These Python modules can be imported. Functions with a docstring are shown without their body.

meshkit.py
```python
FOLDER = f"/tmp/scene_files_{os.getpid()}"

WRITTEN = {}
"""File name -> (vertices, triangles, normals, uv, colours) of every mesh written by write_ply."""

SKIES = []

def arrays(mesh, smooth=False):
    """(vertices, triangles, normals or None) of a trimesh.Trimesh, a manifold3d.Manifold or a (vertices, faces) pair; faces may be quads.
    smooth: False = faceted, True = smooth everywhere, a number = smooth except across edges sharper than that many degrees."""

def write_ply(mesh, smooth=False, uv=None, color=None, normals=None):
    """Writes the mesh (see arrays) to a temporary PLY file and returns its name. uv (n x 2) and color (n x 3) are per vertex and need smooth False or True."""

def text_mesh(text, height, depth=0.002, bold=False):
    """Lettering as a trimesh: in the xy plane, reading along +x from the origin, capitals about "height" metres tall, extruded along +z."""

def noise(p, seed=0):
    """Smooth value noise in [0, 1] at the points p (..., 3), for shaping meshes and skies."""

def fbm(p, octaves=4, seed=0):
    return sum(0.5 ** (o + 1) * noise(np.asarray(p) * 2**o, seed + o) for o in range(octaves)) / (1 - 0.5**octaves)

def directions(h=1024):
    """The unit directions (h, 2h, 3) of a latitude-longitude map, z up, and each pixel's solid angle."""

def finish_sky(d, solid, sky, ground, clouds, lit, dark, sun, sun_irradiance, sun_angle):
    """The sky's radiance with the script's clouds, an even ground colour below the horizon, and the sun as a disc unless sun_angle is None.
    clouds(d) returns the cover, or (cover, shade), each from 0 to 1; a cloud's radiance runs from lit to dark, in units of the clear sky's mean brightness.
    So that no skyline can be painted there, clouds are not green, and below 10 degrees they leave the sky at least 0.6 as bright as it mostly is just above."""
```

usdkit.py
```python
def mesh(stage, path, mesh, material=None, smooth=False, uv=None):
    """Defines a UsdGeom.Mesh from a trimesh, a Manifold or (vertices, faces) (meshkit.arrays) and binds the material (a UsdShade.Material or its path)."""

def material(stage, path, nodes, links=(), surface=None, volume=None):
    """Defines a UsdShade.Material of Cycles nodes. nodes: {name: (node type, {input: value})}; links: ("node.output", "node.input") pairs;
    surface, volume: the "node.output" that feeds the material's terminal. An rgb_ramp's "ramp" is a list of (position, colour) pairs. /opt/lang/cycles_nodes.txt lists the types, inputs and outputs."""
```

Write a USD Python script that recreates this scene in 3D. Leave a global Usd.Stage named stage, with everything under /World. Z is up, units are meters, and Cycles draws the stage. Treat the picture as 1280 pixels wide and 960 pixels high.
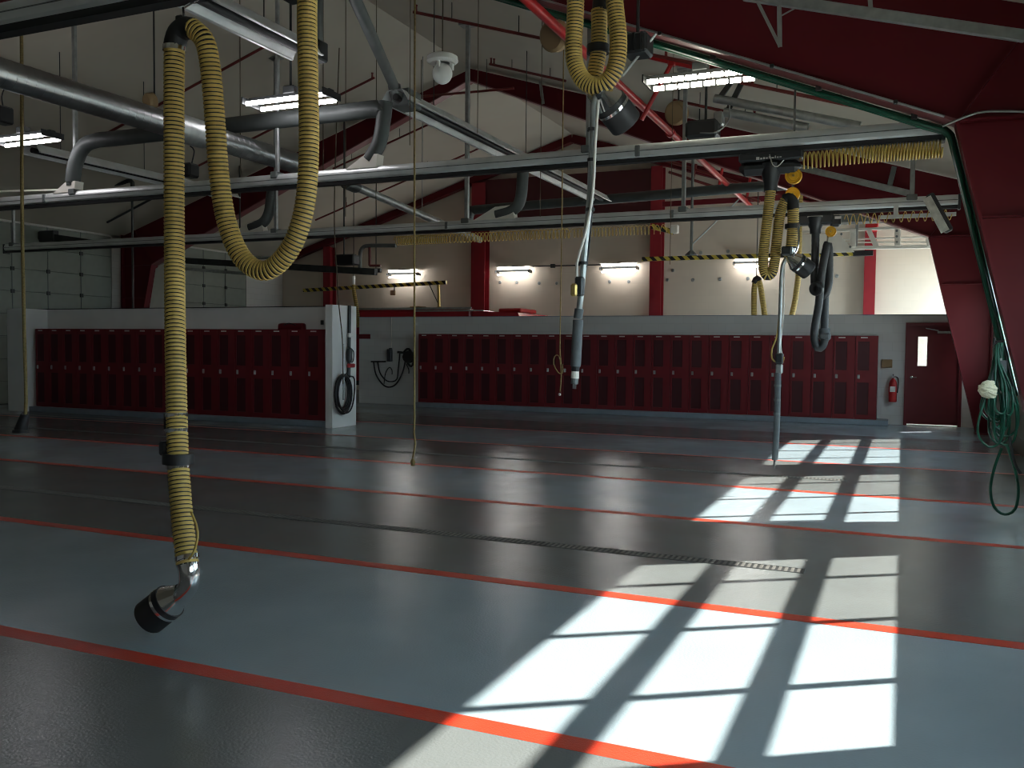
import math, random, numpy as np, trimesh, usdkit, meshkit
from pxr import Usd, UsdGeom, UsdLux, UsdShade, Gf, Sdf
from scipy.spatial import ConvexHull

stage = Usd.Stage.CreateInMemory()
UsdGeom.SetStageUpAxis(stage, 'Z'); UsdGeom.SetStageMetersPerUnit(stage, 1.0)
UsdGeom.Xform.Define(stage, '/World'); UsdGeom.Scope.Define(stage, '/World/Looks')
rnd = random.Random(7)

# ------------------------------------------------------------------ camera, sun, sky, exposure
YAW, PITCH, ROLL, FPX, EYE = -0.4108, -0.043243, 0.0095276, 1117.947, 1.65
EXPOSURE = 0.1
SUN, SKY = 7.2, 2.9
LAMP = 19.0
AZ, EL = 34.5, 31.9
cy, sy, cp, sp = math.cos(YAW), math.sin(YAW), math.cos(PITCH), math.sin(PITCH)
FWD = np.array([sy*cp, cy*cp, sp]); RT = np.array([cy, -sy, 0]); UP = np.cross(RT, FWD)
RR = math.cos(ROLL)*RT + math.sin(ROLL)*UP; UU = -math.sin(ROLL)*RT + math.cos(ROLL)*UP
EYEP = np.array([0, 0, EYE])
cam = UsdGeom.Camera.Define(stage, '/World/camera')
m = Gf.Matrix4d(*[float(x) for r in ((*RR, 0), (*UU, 0), (*-FWD, 0), (*EYEP, 1)) for x in r])
cam.AddTransformOp().Set(m)
cam.CreateHorizontalApertureAttr(36.0); cam.CreateVerticalApertureAttr(27.0)
cam.CreateFocalLengthAttr(36.0*FPX/1280); cam.CreateExposureAttr(EXPOSURE)
cam.CreateClippingRangeAttr((0.05, 1000.0))
sun = UsdLux.DistantLight.Define(stage, '/World/sun')
sd = np.array([math.cos(math.radians(EL))*math.cos(math.radians(AZ)), math.cos(math.radians(EL))*math.sin(math.radians(AZ)), math.sin(math.radians(EL))])
sx_ = np.cross([0, 0, 1], sd); sx_ /= np.linalg.norm(sx_); su_ = np.cross(sd, sx_)
sun.AddTransformOp().Set(Gf.Matrix4d(*[float(x) for r in ((*sx_, 0), (*su_, 0), (*sd, 0), (0, 0, 30, 1)) for x in r]))
sun.CreateIntensityAttr(SUN); sun.CreateNormalizeAttr(True); sun.CreateAngleAttr(0.6); sun.CreateColorAttr(Gf.Vec3f(1.0, .97, .90))
dome = UsdLux.DomeLight.Define(stage, '/World/sky')
dome.CreateIntensityAttr(SKY); dome.CreateColorAttr(Gf.Vec3f(.68, .86, 1.0))

def ray(u, v): return FWD + RR*((u-640)/FPX) - UU*((v-480)/FPX)
def PY(y, u, v): r = ray(u, v); return EYEP + r*(y/r[1])          # the point of the plane y that a measured direction meets
def PX(x, u, v): r = ray(u, v); return EYEP + r*(x/r[0])
def PD(d, u, v): return EYEP + ray(u, v)*d
RX, RZ, RS = -9.75, 8.35, .314                                     # ridge line of the roof
def ceil_z(x): return RZ - RS*abs(x-RX)
def PC(u, v, off):
    r = ray(u, v)
    for s in (1, -1):
        t = (RZ-off-RS*s*(-RX)-EYE)/(r[2]+RS*s*r[0]); p = EYEP+t*r
        if s*(p[0]-RX) >= -.01 and t > 0: return p

# ------------------------------------------------------------------ mesh helpers
class MB:
    def __init__(s): s.v, s.f, s.n = [], [], 0
    def add(s, v, f):
        v = np.asarray(v, float); f = np.asarray(f, int)
        if f.shape[1] == 4: f = np.vstack([f[:, [0, 1, 2]], f[:, [0, 2, 3]]])
        s.v.append(v); s.f.append(f+s.n); s.n += len(v); return s
    def mesh(s): return np.vstack(s.v), np.vstack(s.f)
    def box(s, a, b, c=0.0, M=None):
        a, b = np.minimum(a, b).astype(float), np.maximum(a, b).astype(float)
        if c <= 0:
            v = np.array([[x, y, z] for x in (a[0], b[0]) for y in (a[1], b[1]) for z in (a[2], b[2])])
            f = np.array([[0, 1, 3, 2], [4, 6, 7, 5], [0, 4, 5, 1], [2, 3, 7, 6], [0, 2, 6, 4], [1, 5, 7, 3]])
            f = f.copy()
        else:
            c = min(c, (b-a).min()*.45); v = []
            for k in range(3):
                lo, hi = a+c, b-c; lo[k], hi[k] = a[k], b[k]
                v += [[x, y, z] for x in (lo[0], hi[0]) for y in (lo[1], hi[1]) for z in (lo[2], hi[2])]
            v = np.array(v); f = hull_faces(v)
        if M is not None: v = v @ M[0].T + M[1]
        return s.add(v, f)
    def beam(s, p, q, w, h, up=(0, 0, 1), c=0.0):                   # a bar from p to q, w across, h along up
        p, q = np.asarray(p, float), np.asarray(q, float); d = q-p; L = np.linalg.norm(d); d /= L
        a = np.cross(d, up); a /= np.linalg.norm(a); u = np.cross(a, d)
        return s.box((0, -w/2, -h/2), (L, w/2, h/2), c, (np.stack([d, a, u], 1), p))
    def tube(s, pts, r, n=10, caps=True):
        p = np.asarray(pts, float); N = len(p); r = np.broadcast_to(np.asarray(r, float), (N,))
        t = np.gradient(p, axis=0); t /= np.linalg.norm(t, axis=1, keepdims=True)+1e-12
        a = np.zeros_like(p); a0 = np.cross(t[0], [0, 0, 1.0] if abs(t[0, 2]) < .9 else [1.0, 0, 0]); a0 /= np.linalg.norm(a0)
        for i in range(N):
            a0 = a0 - t[i]*(a0@t[i]); a0 /= np.linalg.norm(a0)+1e-12; a[i] = a0
        b = np.cross(t, a); g = np.arange(n)*2*math.pi/n
        v = p[:, None] + r[:, None, None]*(np.cos(g)[None, :, None]*a[:, None]+np.sin(g)[None, :, None]*b[:, None])
        i, j = np.meshgrid(np.arange(N-1), np.arange(n), indexing='ij')
        q = np.stack([i*n+j, i*n+(j+1) % n, (i+1)*n+(j+1) % n, (i+1)*n+j], -1).reshape(-1, 4)
        V = v.reshape(-1, 3); F = [q[:, [0, 1, 2]], q[:, [0, 2, 3]]]
        if caps:
            V = np.vstack([V, p[0], p[-1]]); k = np.arange(n)
            F += [np.stack([np.full(n, N*n), (k+1) % n, k], 1), np.stack([np.full(n, N*n+1), (N-1)*n+k, (N-1)*n+(k+1) % n], 1)]
        return s.add(V, np.vstack(F))
    def lathe(s, p, d, prof, n=24):                                # prof: (along, radius) pairs
        d = np.asarray(d, float)/np.linalg.norm(d); p = np.asarray(p, float)
        a = np.cross(d, [0, 0, 1.0] if abs(d[2]) < .9 else [1.0, 0, 0]); a /= np.linalg.norm(a); b = np.cross(d, a)
        g = np.arange(n)*2*math.pi/n; N = len(prof)
        v = np.array([p+d*t+r*(math.cos(x)*a+math.sin(x)*b) for t, r in prof for x in g])
        i, j = np.meshgrid(np.arange(N-1), np.arange(n), indexing='ij')
        q = np.stack([i*n+j, i*n+(j+1) % n, (i+1)*n+(j+1) % n, (i+1)*n+j], -1).reshape(-1, 4)
        return s.add(v, q)
    def prism(s, poly, y0, y1, axis=1):                            # polygon in the plane across the axis
        from shapely.geometry import Polygon
        P = poly if hasattr(poly, 'exterior') else Polygon(poly)
        tm = trimesh.creation.extrude_polygon(P, y1-y0); v = np.array(tm.vertices); v[:, 2] += y0
        f = np.array(tm.faces)
        if axis == 1: v = v[:, [0, 2, 1]]; f = f[:, ::-1]
        elif axis == 0: v = v[:, [2, 0, 1]]
        return s.add(v, f)

def hull_faces(v):
    h = ConvexHull(v); f = h.simplices.copy(); c = v.mean(0)
    n = np.cross(v[f[:, 1]]-v[f[:, 0]], v[f[:, 2]]-v[f[:, 0]])
    w = ((v[f[:, 0]]-c)*n).sum(1) < 0; f[w] = f[w][:, ::-1]; return f

def spline(pts, step=.02):
    p = np.asarray(pts, float); P = np.vstack([2*p[0]-p[1], p, 2*p[-1]-p[-2]]); out = []
    for i in range(1, len(P)-2):
        n = max(2, int(np.linalg.norm(P[i+1]-P[i])/step)); t = np.linspace(0, 1, n, endpoint=False)[:, None]
        a, b, c, d = P[i-1], P[i], P[i+1], P[i+2]
        out.append(.5*((2*b)+(-a+c)*t+(2*a-5*b+4*c-d)*t**2+(-a+3*b-3*c+d)*t**3))
    out.append(p[-1:]); return np.vstack(out)
def resample(p, step):
    s = np.r_[0, np.cumsum(np.linalg.norm(np.diff(p, axis=0), axis=1))]; n = max(2, int(s[-1]/step)+1)
    t = np.linspace(0, s[-1], n); return np.stack([np.interp(t, s, p[:, k]) for k in range(3)], 1)
def helix(p, q, r, turns, n=12, sag=0, r1=None):
    p, q = np.asarray(p, float), np.asarray(q, float); d = (q-p)/np.linalg.norm(q-p)
    a = np.cross(d, [0, 0, 1.0]); a /= np.linalg.norm(a); b = np.cross(a, d); t = np.linspace(0, 1, int(turns*n)+1); g = t*turns*2*math.pi
    rr = r+(0 if r1 is None else (r1-r))*t
    c = p+(q-p)*t[:, None]; c[:, 2] -= sag*4*t*(1-t)
    return c + (rr*np.cos(g))[:, None]*a + (rr*np.sin(g))[:, None]*b

# ------------------------------------------------------------------ scene helpers
names, labels_used = {}, set()
def numbered(parent, name):
    k = (str(parent), name); i = names.get(k, 0); names[k] = i+1
    return name if i == 0 else f'{name}_{i:03d}'
def obj(name, mb, mat, parent=None, smooth=False, kind=None, label=None):
    base = str(parent.GetPath()) if parent else '/World'
    path = f'{base}/{numbered(base, name)}'
    M = usdkit.mesh(stage, path, mb.mesh() if isinstance(mb, MB) else mb, MATS[mat], smooth=smooth)
    p = M.GetPrim()
    if kind: p.SetCustomDataByKey('kind', kind)
    if label: p.SetCustomDataByKey('label', label)
    return p
def tag(p, label, cat, group=None):
    p.SetCustomDataByKey('label', label); p.SetCustomDataByKey('category', cat)
    if group: p.SetCustomDataByKey('group', group)
    return p
def thing(name, label, cat, loc=(0, 0, 0), rotz=0, group=None):
    x = UsdGeom.Xform.Define(stage, f"/World/{numbered('/World', name)}")
    x.AddTranslateOp().Set(Gf.Vec3d(*map(float, loc)))
    if rotz: x.AddRotateZOp().Set(float(rotz))
    return tag(x.GetPrim(), label, cat, group)
def dup(root, loc, label, group=None):
    was = root.GetCustomData(); base = root.GetName()
    r = thing(base, label, was['category'], loc, 0, group or was.get('group'))
    r.GetReferences().AddInternalReference(root.GetPath()); r.SetInstanceable(True); return r
def struct(name, mb, mat, parent=None, smooth=False):
    return obj(name, mb, mat, parent, smooth, kind=None if parent else 'structure')
def sgroup(name):
    x = UsdGeom.Xform.Define(stage, f"/World/{numbered('/World', name)}").GetPrim(); x.SetCustomDataByKey('kind', 'structure'); return x

DN = [0]
def new_door(): DN[0] += 1; return sgroup(f'door_{DN[0]}')
MATS = {}
def mat(name, col, rough=.5, metal=0.0, var=0.0, vscale=6.0, bump=0.0, bscale=60.0, rvar=0.0, coat=0.0, spec=.5, detail=4.0):
    n = {'p': ('principled_bsdf', {'base_color': col, 'roughness': rough, 'metallic': metal, 'coat_weight': coat, 'specular_ior_level': spec})}
    l = []
    if var or bump or rvar: n['g'] = ('geometry', {})
    if var:
        n['a'] = ('noise_texture', {'scale': vscale, 'detail': detail}); l.append(('g.position', 'a.vector'))
        n['r'] = ('rgb_ramp', {'ramp': [(.3, [c*(1-var) for c in col]), (.7, [min(1, c*(1+var)) for c in col])]}); l += [('a.fac', 'r.fac'), ('r.color', 'p.base_color')]
    if rvar:
        n['c'] = ('noise_texture', {'scale': vscale*.6, 'detail': 3.0}); l.append(('g.position', 'c.vector'))
        n['m'] = ('map_range', {'from_min': .3, 'from_max': .7, 'to_min': max(.02, rough-rvar), 'to_max': rough+rvar}); l += [('c.fac', 'm.value'), ('m.result', 'p.roughness')]
    if bump:
        n['b'] = ('noise_texture', {'scale': bscale, 'detail': 2.0}); l.append(('g.position', 'b.vector'))
        n['u'] = ('bump', {'strength': bump, 'distance': .01}); l += [('b.fac', 'u.height'), ('u.normal', 'p.normal')]
    MATS[name] = usdkit.material(stage, f'/World/Looks/{name}', n, l, surface='p.BSDF')
def emit(name, col, s):
    MATS[name] = usdkit.material(stage, f'/World/Looks/{name}', {'e': ('emission', {'color': col, 'strength': s})}, [], surface='e.emission')
def stripe_mat(name, c1, c2, scale):
    MATS[name] = usdkit.material(stage, f'/World/Looks/{name}', {'g': ('geometry', {}), 'w': ('wave_texture', {'scale': scale, 'bands_direction': 'diagonal', 'wave_type': 'bands'}),
        'r': ('rgb_ramp', {'ramp': [(0, c1), (.5, c2)], 'interpolate': False}), 'p': ('principled_bsdf', {'roughness': .5})},
        [('g.position', 'w.vector'), ('w.fac', 'r.fac'), ('r.color', 'p.base_color')], surface='p.BSDF')
def block_mat(name, c, mort, axis, rough=.6):
    n = {'g': ('geometry', {}), 's': ('separate_xyz', {}), 'c': ('combine_xyz', {}),
         'k': ('brick_texture', {'color1': c, 'color2': [x*.96 for x in c], 'mortar': mort, 'scale': 1.0, 'mortar_size': .006, 'mortar_smooth': .3, 'brick_width': .4, 'row_height': .2}),
         'u': ('bump', {'strength': .2, 'distance': .004, 'invert': True}), 'p': ('principled_bsdf', {'roughness': rough})}
    l = [('g.position', 's.vector'), ('s.x' if axis == 1 else 's.y', 'c.x'), ('s.z', 'c.y'), ('c.vector', 'k.vector'), ('k.color', 'p.base_color'), ('k.fac', 'u.height'), ('u.normal', 'p.normal')]
    MATS[name] = usdkit.material(stage, f'/World/Looks/{name}', n, l, surface='p.BSDF')

mat('floor_light', (.262, .315, .348), .17, var=.04, vscale=1.5, bump=.17, bscale=75, rvar=.04)
mat('floor_dark', (.136, .143, .142), .16, var=.06, vscale=1.5, bump=.17, bscale=75, rvar=.04)
mat('line_red', (.50, .038, .016), .35, var=.08, vscale=3, bump=.2, bscale=150)
mat('ceiling_white', (.52, .475, .39), .8, var=.03, vscale=1.2)
mat('steel_red', (.125, .009, .014), .5, var=.08, vscale=2.0, spec=.25)
mat('locker_red', (.155, .010, .015), .38, var=.06, vscale=8)
mat('locker_mesh_shaded', (.050, .005, .008), .6, var=.3, vscale=120)  # solid panel, coloured dark for the unlit locker interior behind the mesh
mat('header_red_shaded', (.065, .007, .009), .55, var=.06)  # frame red darkened to paint in the shade under the roof
mat('post_red_lit', (.24, .011, .018), .45, var=.06)  # frame red brightened to paint in the light falling on the far posts
mat('pipe_red', (.42, .014, .016), .35, var=.08)
mat('sprinkler_red', (.16, .018, .015), .45, var=.15)
mat('wall_paint', (.72, .72, .69), .6, var=.04, vscale=2)
block_mat('wall_block', (.60, .52, .42), (.575, .50, .405), 1)
block_mat('wall_block_side', (.58, .56, .52), (.5, .48, .45), 0)
block_mat('partition_block', (.56, .56, .54), (.50, .50, .48), 1)
mat('curb_blue', (.20, .24, .28), .5, var=.08)
mat('aluminium', (.66, .68, .67), .36, .45, var=.06, vscale=3, rvar=.08)
mat('spiral_metal', (.30, .31, .31), .3, .95, var=.06, vscale=3)
mat('galvanised', (.36, .38, .37), .42, .7, var=.16, vscale=9, rvar=.08)
mat('duct_dark', (.075, .085, .083), .55, .2, var=.10, vscale=5)
mat('duct_grey', (.15, .165, .16), .5, .3, var=.10, vscale=5)
mat('chrome', (.78, .78, .78), .12, 1.0)
mat('rubber', (.014, .014, .015), .55, var=.2)
mat('plastic_black', (.022, .024, .026), .4, var=.15)
mat('black_hose', (.030, .034, .037), .5, var=.2, vscale=20)
mat('hose_yellow', (.50, .35, .09), .62, var=.14, vscale=14)
mat('coil_yellow', (.58, .40, .09), .45)
mat('pulley_yellow', (.72, .38, .015), .45, var=.06)
mat('rope', (.26, .19, .07), .8, var=.25, vscale=40)
mat('rope_dark', (.10, .08, .05), .8)
mat('hose_green', (.012, .088, .052), .25, var=.2, vscale=20)
mat('flange_floor_sheen', (.22, .065, .068), .34, var=.1)  # frame red tinted pink, painting in the sunlit floor mirrored in its gloss
mat('grip_grey', (.11, .125, .13), .75, var=.15, vscale=20)
mat('white_plastic', (.74, .74, .70), .45)
mat('white_metal', (.74, .71, .63), .4, var=.03)
mat('beige_tag', (.62, .60, .56), .6)
mat('door_red', (.13, .010, .016), .4, var=.05)
mat('door_panel', (.24, .26, .22), .5, var=.05)
mat('tan', (.30, .20, .10), .7)
mat('brass', (.5, .36, .12), .35, .8)
mat('dark_steel', (.06, .065, .065), .45, .7, var=.2)
mat('grate', (.14, .132, .12), .5, .3, var=.3, vscale=20)
mat('truck_red', (.36, .012, .02), .25, coat=.4)
mat('flower_cream', (.80, .76, .55), .7, var=.08, vscale=40)
mat('apron_concrete', (.50, .49, .46), .9, var=.2, vscale=3)  # concrete apron outside, colour raised so more sun bounces indoors
mat('brick_out', (.35, .18, .12), .8, var=.2)
mat('lens_silver', (.70, .71, .64), .3, .5, var=.25, vscale=9)
stripe_mat('hazard', (.55, .43, .06), (.02, .02, .02), 2.4)
emit('tube_cool', (1.0, .96, 1.0), LAMP); emit('tube_far', (1.0, .97, .95), 30.0); emit('tube_warm', (1.0, .98, .82), LAMP)
MATS['glass'] = usdkit.material(stage, '/World/Looks/glass', {'t': ('transparent_bsdf', {'color': (.96, .98, .97)}), 'g': ('glossy_bsdf', {'roughness': .02, 'color': (.9, .9, .9)}), 'w': ('layer_weight', {'blend': .5}),
    'f': ('math', {'math_type': 'power', 'value2': 4.0}), 'h': ('math', {'math_type': 'multiply_add', 'value2': .8, 'value3': .04}), 'm': ('mix_closure', {})},
    [('w.facing', 'f.value1'), ('f.value', 'h.value1'), ('h.value', 'm.fac'), ('t.BSDF', 'm.closure1'), ('g.BSDF', 'm.closure2')], surface='m.closure')

# ================================================================== SETTING
XW0, XW1, YW0, YW1 = -21.2, 1.75, -6.0, 27.2
floor = struct('floor', MB().box((XW0-.2, YW0-.2, -.3), (XW1, YW1+.2, 0)), 'floor_light')
LINES = [3.45, 5.657, 8.504, 10.73, 13.53, 16.05]
for a, b in ((-6, 3.40), (5.71, 8.455), (10.78, 13.50), (16.08, 18.1)):
    obj('painted_band', MB().box((XW0, a, 0), (XW1-.01, b, .0012)), 'floor_dark', floor)
for i, y in enumerate(LINES):
    w = .062 if i < 4 else .045
    obj('painted_line', MB().box((XW0, y-w, .0), (XW1-.01, y+w, .002)), 'line_red', floor)
ground = struct('ground', MB().box((XW1, -40, -.35), (70, 60, -.02)), 'apron_concrete')

c = MB().prism([(RX, RZ), (XW1+.3, ceil_z(XW1+.3)), (XW1+.3, ceil_z(XW1+.3)+.25), (RX, RZ+.25)], YW0-.2, YW1+.2)
ce = struct('ceiling', c, 'ceiling_white')
c = MB().prism([(RX, RZ), (RX, RZ+.25), (XW0-.3, ceil_z(XW0-.3)+.25), (XW0-.3, ceil_z(XW0-.3))], YW0-.2, YW1+.2)
struct('ceiling', c, 'ceiling_white')
def gable(y0, y1, name, m):
    return struct(name, MB().prism([(XW0, -.3), (XW1, -.3), (XW1, ceil_z(XW1)), (RX, RZ), (XW0, ceil_z(XW0))], y0, y1), m)
far = gable(YW1, YW1+.25, 'wall_far', 'wall_block')
gable(YW0-.25, YW0, 'wall_near', 'wall_paint')
for u, v in ((841, 338), (876, 316), (910, 314), (834, 350), (866, 350), (900, 349), (1046, 345), (625, 353), (646, 353), (674, 354), (696, 354), (762, 352), (786, 352), (935, 348)):
    p = PY(27.19, u, v); obj('tie_plate', MB().lathe(p, (0, -1, 0), [(0, .055), (.012, .055), (.018, .045), (.018, 0)], 10), 'galvanised', far)

# right wall with overhead doors; its masonry piers stand outside
DOORS = [(-.1, 4.15, -.9), (4.95, 9.2, 0), (10.0, 14.25, 5.05), (15.05, 19.3, 10.1)]  # first entry is an unseen extra door, added to let in sky light
OPEN = (23.9, 27.1)
wr = MB(); H0 = 4.02; T0, T1 = XW1, XW1+.22
edges = [YW0] + [e for d in DOORS for e in d[:2]] + [20.44, 20.72, OPEN[0], OPEN[1], YW1]
for a, b in zip(edges[::2], edges[1::2]): wr.box((T0, a, -.3), (T1, b, H0))
wr.box((T0, YW0, H0), (T1, YW1, ceil_z(T0)+.1))
wr.box((T0, 20.44, -.3), (T1, 20.72, .89)); wr.box((T0, 20.44, 1.48), (T1, 20.72, H0))
wallr = struct('wall_right', wr, 'wall_paint')
def overhead_door(y0, y1, off, glazed):
    d = new_door()
    SEC = .497; zb = 1.319
    for k in range(9):
        z0, z1 = zb-.06+SEC*(k-3)+.001, zb-.06+SEC*(k-2)-.004
        z0, z1 = max(z0, -.02), min(z1, H0)
        if z1 <= z0: continue
        mb = MB(); X0, X1 = XW1+.0, XW1+.05
        if glazed and 3 <= k <= 5:
            gz0, gz1 = zb+SEC*(k-3), zb+SEC*(k-3)+.385
            lites = [(5.19, 5.98), (6.03, 7.10), (7.15, 8.26), (8.31, 8.96)] if off >= 0 else [(5.0, 5.98), (6.03, 7.10), (7.15, 8.26), (8.31, 9.0)]
            o = off if off >= 0 else -5.05
            lites = [(a+o, b+o) for a, b in lites]
            mb.box((X0, y0, z0), (X1, y1, gz0)); mb.box((X0, y0, gz1), (X1, y1, z1))
            ys = [y0] + [e for l in lites for e in l] + [y1]
            for a, b in zip(ys[::2], ys[1::2]): mb.box((X0, a, gz0), (X1, b, gz1))
            obj('door_section', mb, 'door_panel', d)
            for a, b in lites: obj('pane', MB().box((X0+.022, a, gz0), (X0+.028, b, gz1)), 'glass', d)
        else:
            obj('door_section', mb.box((X0, y0, z0), (X1, y1, z1), .004), 'door_panel', d)
    return d
for a, b, o in DOORS: overhead_door(a, b, o, True)
for y in (-.3, 4.55, 9.6, 14.65):
    struct('trim', MB().box((T1, y-.2, -.3), (T1+.35, y+.2, 4.9), .02), 'brick_out')
# left wall: closed overhead doors
wl = MB(); LD = [(0.5, 4.9), (5.6, 9.2), (10.0, 14.3), (15.1, 19.35), (21.0, 25.2)]
ed = [YW0]+[e for d in LD for e in d]+[YW1]
for a, b in zip(ed[::2], ed[1::2]): wl.box((XW0-.2, a, -.3), (XW0, b, 4.9))
wl.box((XW0-.2, YW0, 4.7), (XW0, YW1, ceil_z(XW0)+.1))
struct('wall_left', wl, 'wall_block_side')
for a, b in LD[2:]:
    d = new_door()
    obj('door_back', MB().box((XW0-.18, a, 0), (XW0-.075, b, 4.72)), 'dark_steel', d)
    for k in range(8):
        z0 = .02+k*.585; n = 4; w = (b-a)/n
        for j in range(n):
            obj('panel', MB().box((XW0-.07, a+j*w+.008, z0), (XW0-.01, a+(j+1)*w-.008, z0+.575), .006), 'door_panel', d)
    for j in range(1, n):
        obj('stile', MB().box((XW0-.015, a+j*w-.012, .02), (XW0+.0, a+j*w+.012, 4.7)), 'duct_grey', d)
    for k in range(1, 8): 
        for j in range(1, n): obj('hinge', MB().box((XW0-.01, a+j*w-.05, k*.585-.04), (XW0+.03, a+j*w+.05, k*.585+.06), .005), 'dark_steel', d)
struct('trim', MB().box((XW0-.05, LD[0][0], 0), (XW0-.02, LD[1][1], 4.7)), 'door_panel')

# ------------------------------------------------------------------ portal frames
def portal(y, label, w=.26):
    t = thing('portal_frame', label, 'steel frame', (0, y, 0))
    B, E, K, KZ, RZI = 1.377, 1.585, .43, 3.88, 8.03
    for s in (1, -1):
        X = lambda x: RX+s*(x-RX)
        ze = ceil_z(E)-.02
        order = lambda pts: [(X(a), b) for a, b in (pts if s == 1 else pts[::-1])]
        obj('column_web', MB().prism(order([(B, 0), (E, 0), (E, KZ+.02), (K, KZ)]), -.012, .012), 'steel_red', t)
        obj('rafter_web', MB().prism(order([(K, KZ), (E, KZ+.02), (E, ze), (RX, RZ-.02), (RX, RZI)]), -.012, .012), 'steel_red', t)
        obj('column_flange', MB().beam((X(B), 0, 0), (X(K), 0, KZ), w, .03, up=(1, 0, .2)), 'steel_red', t)
        obj('rafter_flange', MB().beam((X(K), 0, KZ), (X(RX), 0, RZI), w, .028), 'flange_floor_sheen', t)
        obj('outer_flange', MB().box((X(E)-.015, -w/2, 0), (X(E)+.015, w/2, ze)), 'steel_red', t)
        obj('knee_plate', MB().box((X(K), -w/2+.01, KZ-.012), (X(E), w/2-.01, KZ+.012)), 'steel_red', t)
        obj('stiffener', MB().beam((X(K), 0, KZ), (X(E-.45), 0, ceil_z(E-.45)-.03), w*.6, .02, up=(s, 0, 1)), 'steel_red', t)
        obj('splice_plate', MB().box((X(.68), -w/2+.03, 2.93), (X(E), w/2-.03, 2.945)), 'steel_red', t)
        obj('base_plate', MB().box((X(B)-.04, -w/2-.02, 0), (X(E)+.04, w/2+.02, .025)), 'steel_red', t)
    return t
portal(9.93, 'dark red tapered steel frame nearest the camera, with green hose along its flange')
portal(19.72, 'dark red tapered steel frame in the middle, column standing beside the dark red door')
def endframe():
    t = thing('end_frame', 'dark red end wall frame of three posts and sloping rafters at far wall', 'steel frame', (0, 26.95, 0))
    for x0, x1 in ((-13.2, -12.7), (-7.13, -6.78), (-1.03, -.74), (-19.1, -18.8)):
        top = ceil_z((x0+x1)/2)-.35
        obj('post', MB().box((x0, -.15, 0), (x1, -.12, top)).box((x0+(x1-x0)*.45, -.13, 0), (x0+(x1-x0)*.55, .22, top)).box((x0, .20, 0), (x1, .23, top)), 'post_red_lit', t)
    for s in (1, -1):
        X = lambda x: RX+s*(x-RX); e = 1.5
        obj('rafter', MB().beam((RX, 0, RZ-.03-.11), (X(e), 0, ceil_z(e)-.03-.11), .02, .24), 'steel_red', t)
        obj('rafter_flange', MB().beam((RX, 0, RZ-.27), (X(e), 0, ceil_z(e)-.27), .26, .02), 'steel_red', t)
    obj('header_panel', MB().box((-12.9, -.06, 5.58), (-7.0, .0, 7.08)), 'header_red_shaded', t)
    obj('girt', MB().box((-7.0, -.08, 5.9), (-.9, .0, 6.05)), 'steel_red', t)
endframe()
# angle struts hung below the roof
def bar(name, label, cat, p, q, w, h, m, extra=()):
    t = thing(name, label, cat)
    obj('bar', MB().beam(p, q, w, h, c=.006), m, t)
    return t
a, b = PY(9.0, 930, -6), PY(9.0, 1300, 47)
b = PY(9.0, 1282, 45.5)
t = bar('roof_strut', 'long grey channel strut sloping across dark red haunch at upper right', 'strut', a, b, .06, .10, 'galvanised')
p1, p2 = PY(9.0, 946, 0), PY(9.0, 975, 58)
obj('brace', MB().beam(p1, p2, .03, .03), 'galvanised', t); obj('hanger', MB().beam(PY(9.0, 974, 8), p2, .04, .04), 'galvanised', t)
obj('hanger', MB().beam(PY(9.0, 976, 20), PY(9.0, 998, 8), .012, .012), 'galvanised', t)
obj('hanger', MB().beam(PY(9.0, 1089, 20), PY(9.0, 1086, -25), .04, .04), 'galvanised', t)
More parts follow.
